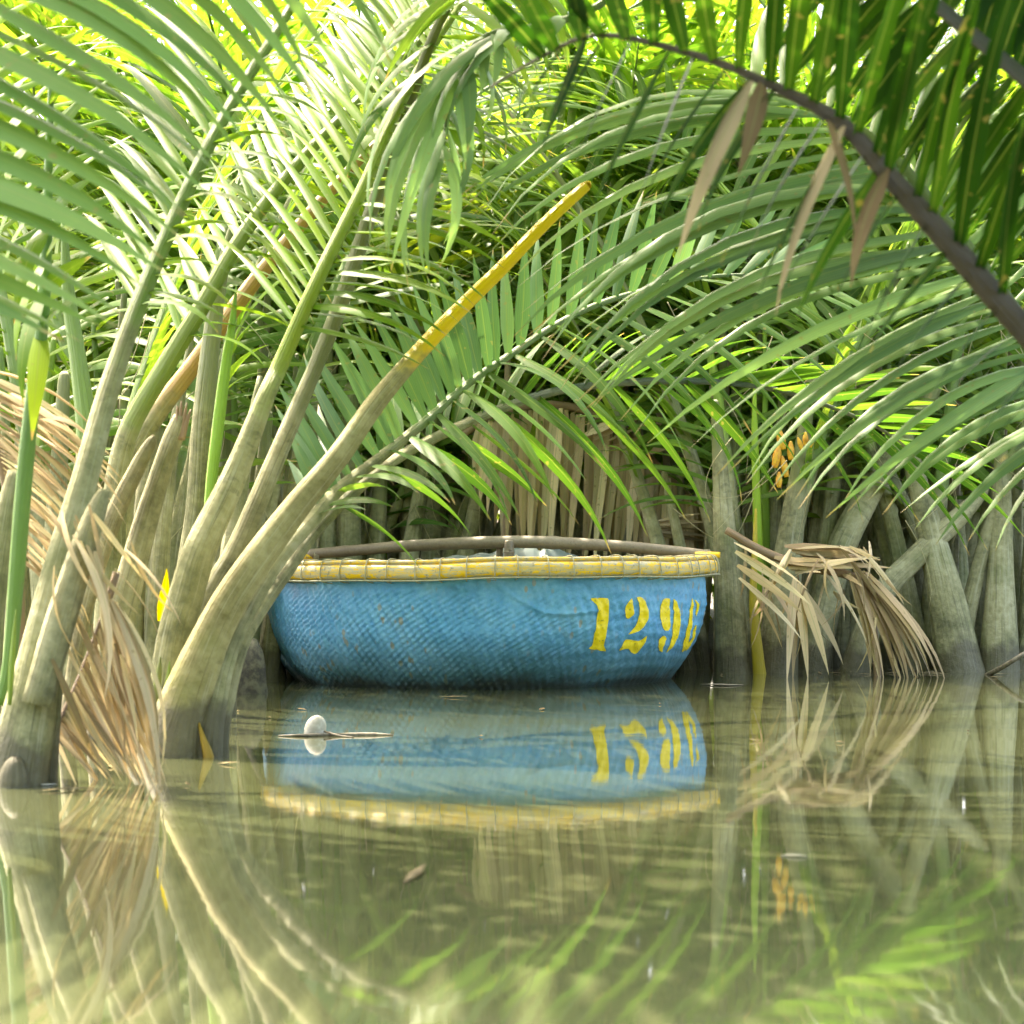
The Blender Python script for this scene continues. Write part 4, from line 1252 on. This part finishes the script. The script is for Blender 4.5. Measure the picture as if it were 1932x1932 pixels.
for dg, polys in DIG.items():
    V, Fc = [], []
    for poly in polys:
        Q = [ray_to_hull(*p) for p in smooth_poly(poly)]
        pts = [Vector((a * 0.9, z)) for a, z in Q]
        a0, a1 = min(p.x for p in pts), max(p.x for p in pts)
        z0, z1 = min(p.y for p in pts), max(p.y for p in pts)
        n = len(pts)
        extra = []
        st_ = 0.006
        for i in range(int((a1 - a0) / st_)):
            for j in range(int((z1 - z0) / st_)):
                extra.append(Vector((a0 + st_ * (i + .5), z0 + st_ * (j + .5))))
        vv, ee, ff, *_ = delaunay_2d_cdt(pts + extra, [(i, (i + 1) % n) for i in range(n)], [list(range(n))], 1, 1e-6)
        base = len(V)
        arr = hull_point(np.array([p.x / 0.9 for p in vv]), np.array([p.y for p in vv]), 0.0022)
        V += list(arr)
        for f in ff:
            f = list(f)
            p0, p1, p2 = (vv[k] for k in f[:3])
            if (p1 - p0).cross(p2 - p0) < 0:
                f.reverse()
            Fc.append(tuple(base + k for k in f))
    dob = bpart('painted_digit', V, Fc, 'digit', None, [(v[0] * 9, v[2] * 9) for v in V])
    dob['label'] = 'yellow stencilled digit ' + dg

# bamboo crossbar and its post
S = spline([(-0.895, 8.52, 0.508, .0225), (-0.70, 8.46, 0.523, .024), (-0.45, 8.36, 0.543, .025), (-0.1, 8.24, 0.557, .0265), (0.1, 8.2, 0.558, .0265), (0.4, 8.12, 0.542, .025), (0.65, 8.06, 0.520, .023), (0.815, 8.02, 0.500, .021)], 8)
L_ = np.concatenate([[0], np.cumsum(np.linalg.norm(np.diff(S[:, :3], axis=0), axis=1))])
for nd in (0.18, 0.5, 0.83, 1.12, 1.45):
    S[:, 3] += 0.0035 * np.exp(-((L_ - nd) / 0.012) ** 2)
V, Fc, UV = tube(S, 14, 1, (0, 1, 0), .03)
bar = bpart('crossbar', V, Fc, 'bamboo', None, UV)
for (x, y, r, rows) in ((-0.012, 8.195, .021, [(-.12, 1), (.3, 1), (.505, 1), (.512, 1.15), (.52, 1), (.555, .95), (.566, .7)]), (-0.052, 8.25, .0145, [(-.12, 1), (.3, 1), (.53, 1), (.545, .8)])):
    V, Fc, UV = tube(spline([(x, y, z, r * k) for z, k in rows], 3), 12)
    bpart('post', V, Fc, 'bamboo', None, UV)
for (x, y, z, dx, dy) in ((0.80, 8.0, 0.503, 0.095, -0.02), (-0.90, 8.5, 0.497, -0.06, -0.02)):
    V, Fc, UV = tube(spline([(x - dx * .5, y - dy * .5, z, .013), (x, y, z, .014), (x + dx * .55, y + dy * .55, z - .002, .0135)], 4), 10)
    bpart('rim_tie_peg', V, Fc, 'rim', None, UV)
for k in range(4):
    V0 = [(0.79 + k * 0.006 + 0.003 * math.sin(a), 8.015 + .028 * math.cos(a), .495 + .028 * math.sin(a), .0022) for a in np.linspace(0, 2 * math.pi, 9)]
    V, Fc, UV = tube(spline(V0, 1), 5)
    bpart('lashing', V, Fc, 'cord', bar)
    V0 = [(-0.86 + k * 0.006 + 0.003 * math.sin(a), 8.51 + .028 * math.cos(a), .500 + .03 * math.sin(a), .0022) for a in np.linspace(0, 2 * math.pi, 9)]
    V, Fc, UV = tube(spline(V0, 1), 5)
    bpart('lashing', V, Fc, 'cord', bar)


# tarpaulin heaped in the boat
def tarp():
    nx, ny = 60, 30
    V, Fc = [], []
    for j in range(ny):
        for i in range(nx):
            s, t = i / (nx - 1), j / (ny - 1)
            x = -0.40 + 0.72 * s
            y = 8.18 + 0.46 * t
            crest = np.interp(s, [0, .08, .30, .42, .52, .66, .78, .86, .95, 1.0], [.30, .487, .505, .512, .540, .545, .535, .527, .50, .30])
            prof = math.sin(math.pi * min(1, max(0, t))) ** 0.45
            z = -0.10 + (crest + 0.10) * prof
            z += 0.006 * noise.noise((x * 9, y * 9, 1)) + 0.004 * math.sin(x * 60 + 3 * math.sin(y * 11)) * prof
            if .70 < s < .74:
                z -= 0.012
            V.append((x, y, z))
    for j in range(ny - 1):
        for i in range(nx - 1):
            Fc.append((j * nx + i, j * nx + i + 1, (j + 1) * nx + i + 1, (j + 1) * nx + i))
    b = np.array((-0.04, 8.4, -0.1))
    o = link('tarpaulin', pymesh('tarpaulin', np.array(V) - b, Fc), M['tarp'])
    o.location = b
    tag(o, 'crumpled grey-green tarpaulin heaped inside the basket boat under the crossbar', 'tarpaulin')
    md = o.modifiers.new('thickness', 'SOLIDIFY')
    md.thickness = 0.004


tarp()


# ------------------------------------------------------------------ small things on and by the water
def single(name, label, cat, V, Fc, mat, base, uv=None, group=None, color=None):
    o = link(name, pymesh(name, np.asarray(V, float) - np.array(base), Fc, True, uv), M[mat])
    o.location = base
    tag(o, label, cat, group)
    if color:
        o.color = (*color, 1)
    return o


def egg():
    b = at(595, 1387, 5.23)
    b.z = 0
    V, Fc = [], []
    n, m = 20, 12
    for j in range(m + 1):
        ph = math.pi * j / m
        for i in range(n):
            a = 2 * math.pi * i / n
            r = math.sin(ph) * (1 + 0.10 * math.cos(ph)) * (1 + 0.06 * noise.noise((math.cos(a) * 2, math.sin(a) * 2, ph)))
            V.append((b.x + 0.030 * r * math.cos(a) - 0.004 * math.cos(ph), b.y + 0.026 * r * math.sin(a), 0.018 - 0.036 * math.cos(ph)))
    for j in range(m):
        for i in range(n):
            i2 = (i + 1) % n
            Fc.append((j * n + i, j * n + i2, (j + 1) * n + i2, (j + 1) * n + i))
    single('float', 'small white egg-shaped float bobbing in front of the boat', 'float', V, Fc, 'foam', b)


egg()


def twig(label, pts, mat='twig', name='twig', cat='twig', flat=1.0, color=None):
    rows = []
    for (u, v, z, r) in pts:
        d = (H - z) * F / (v - CV)
        p = at(u, v, d)
        rows.append((p.x, p.y, p.z, r))
    V, Fc, UV = tube(spline(rows, 5), 8, flat, (0, 0, 1), 0.1)
    b = rows[len(rows) // 2][:3]
    return single(name, label, cat, V, Fc, mat, (b[0], b[1], 0), UV, color=color)


twig('thin grey stick floating beside the white float', [(525, 1388, .002, .0015), (575, 1387, .004, .004), (630, 1386, .003, .004), (700, 1386, .002, .006), (742, 1387, .001, .002)])
twig('short twig crossing the floating stick near the white float', [(600, 1378, .014, .002), (616, 1381, .010, .003), (640, 1388, .003, .003), (668, 1391, .001, .0015)])
twig('pale yellow leaf sliver floating at the foot of the thick left stalk', [(70, 1480, .001, .001), (88, 1480, .003, .005), (108, 1479, .001, .001)], 'foam', 'floating_leaf', 'leaf', .3)
twig('tan oval leaf floating off the right end of the boat', [(1322, 1291, .001, .004), (1345, 1291, .004, .018), (1375, 1292, .004, .02), (1402, 1292, .001, .004)], 'twig', 'floating_leaf', 'leaf', .15)
twig('small pale curled leaf floating on the open water at right', [(1474, 1614, .001, .001), (1488, 1613, .002, .004), (1508, 1614, .003, .0045), (1524, 1615, .001, .001)], 'cord', 'floating_leaf', 'leaf', .4)
twig('bare stick poking from the water at the right edge', [(1858, 1276, -.01, .012), (1885, 1262, .03, .011), (1912, 1246, .07, .010), (1940, 1228, .11, .008)], 'twig', 'stick', 'stick')


def rope():
    rows = [(-0.985, 7.55, .33, .007), (-1.0, 7.3, .20, .007), (-1.03, 7.1, .10, .007), (-1.06, 6.9, .05, .007), (-1.08, 6.75, .02, .007), (-1.05, 6.6, -.02, .007)]
    rows = [(-0.93, 7.6, .45, .007)] + rows
    S = spline(rows, 14)
    L2 = np.arange(len(S))
    V, Fc, UV = [], [], []
    off = 0
    for ph in (0, 2.1, 4.2):
        S2 = S.copy()
        S2[:, 0] += 0.006 * np.cos(L2 * 0.9 + ph)
        S2[:, 2] += 0.006 * np.sin(L2 * 0.9 + ph)
        v, f, u = tube(S2, 6)
        V.append(v)
        Fc += [tuple(i + off for i in q) for q in f]
        off += len(v)
    single('mooring_rope', 'dark twisted mooring rope running from the boat to the left stalks', 'rope', np.concatenate(V), Fc, 'rope', (-1.0, 7.3, 0.2))


rope()
# old stump in the shade left of the boat
V, Fc, UV = tube(spline(px_rows([(470, 1330, 7.0, 70), (468, 1260, 7.0, 60), (474, 1225, 7.0, 44), (480, 1205, 7.0, 14)]), 4), 12, 1, (0, 1, 0), .7)
single('palm_stump', 'dark rotten palm stump at the water line just left of the boat', 'stump', V, Fc, 'stump', tuple(at(470, 1300, 7.0)))


# floating litter along the bank and round the stalks: nobody could count it
def litter():
    rng.seed(12)
    V, Fc = [], []
    for k in range(200):
        if k < 170:
            x, y = rng.uniform(-2.6, 2.6), 8.55 - abs(rng.gauss(0, .22))
            if math.hypot(x - BC.x, y - BC.y) < 1.0:
                continue
        elif k < 192:
            x, y = rng.uniform(-1.35, -.62), rng.uniform(3.9, 6.6)
        else:
            x, y = rng.uniform(-1.2, 1.4), rng.uniform(2.4, 7.5)
        a, L, w = rng.uniform(0, 6.28), rng.choice((.006, .01, .018, .04, .07)) * rng.uniform(.6, 1.3), 0
        w = min(L * .5, rng.uniform(.003, .010))
        c, s_ = math.cos(a), math.sin(a)
        b = len(V)
        for (dx, dy, z) in ((-L, 0, .002), (0, -w, .004), (L, 0, .002 + rng.uniform(0, .006)), (0, w, .004), (0, 0, .007)):
            V.append((x + dx * c - dy * s_, y + dx * s_ + dy * c, z))
        Fc += [(b, b + 1, b + 4), (b + 1, b + 2, b + 4), (b + 2, b + 3, b + 4), (b + 3, b, b + 4)]
    o = link('floating_litter', pymesh('floating_litter', V, Fc, False), M['litter'], None, 'stuff')
    tag(o, 'scattered bits of dry leaf and twig floating on the creek', 'litter')


litter()
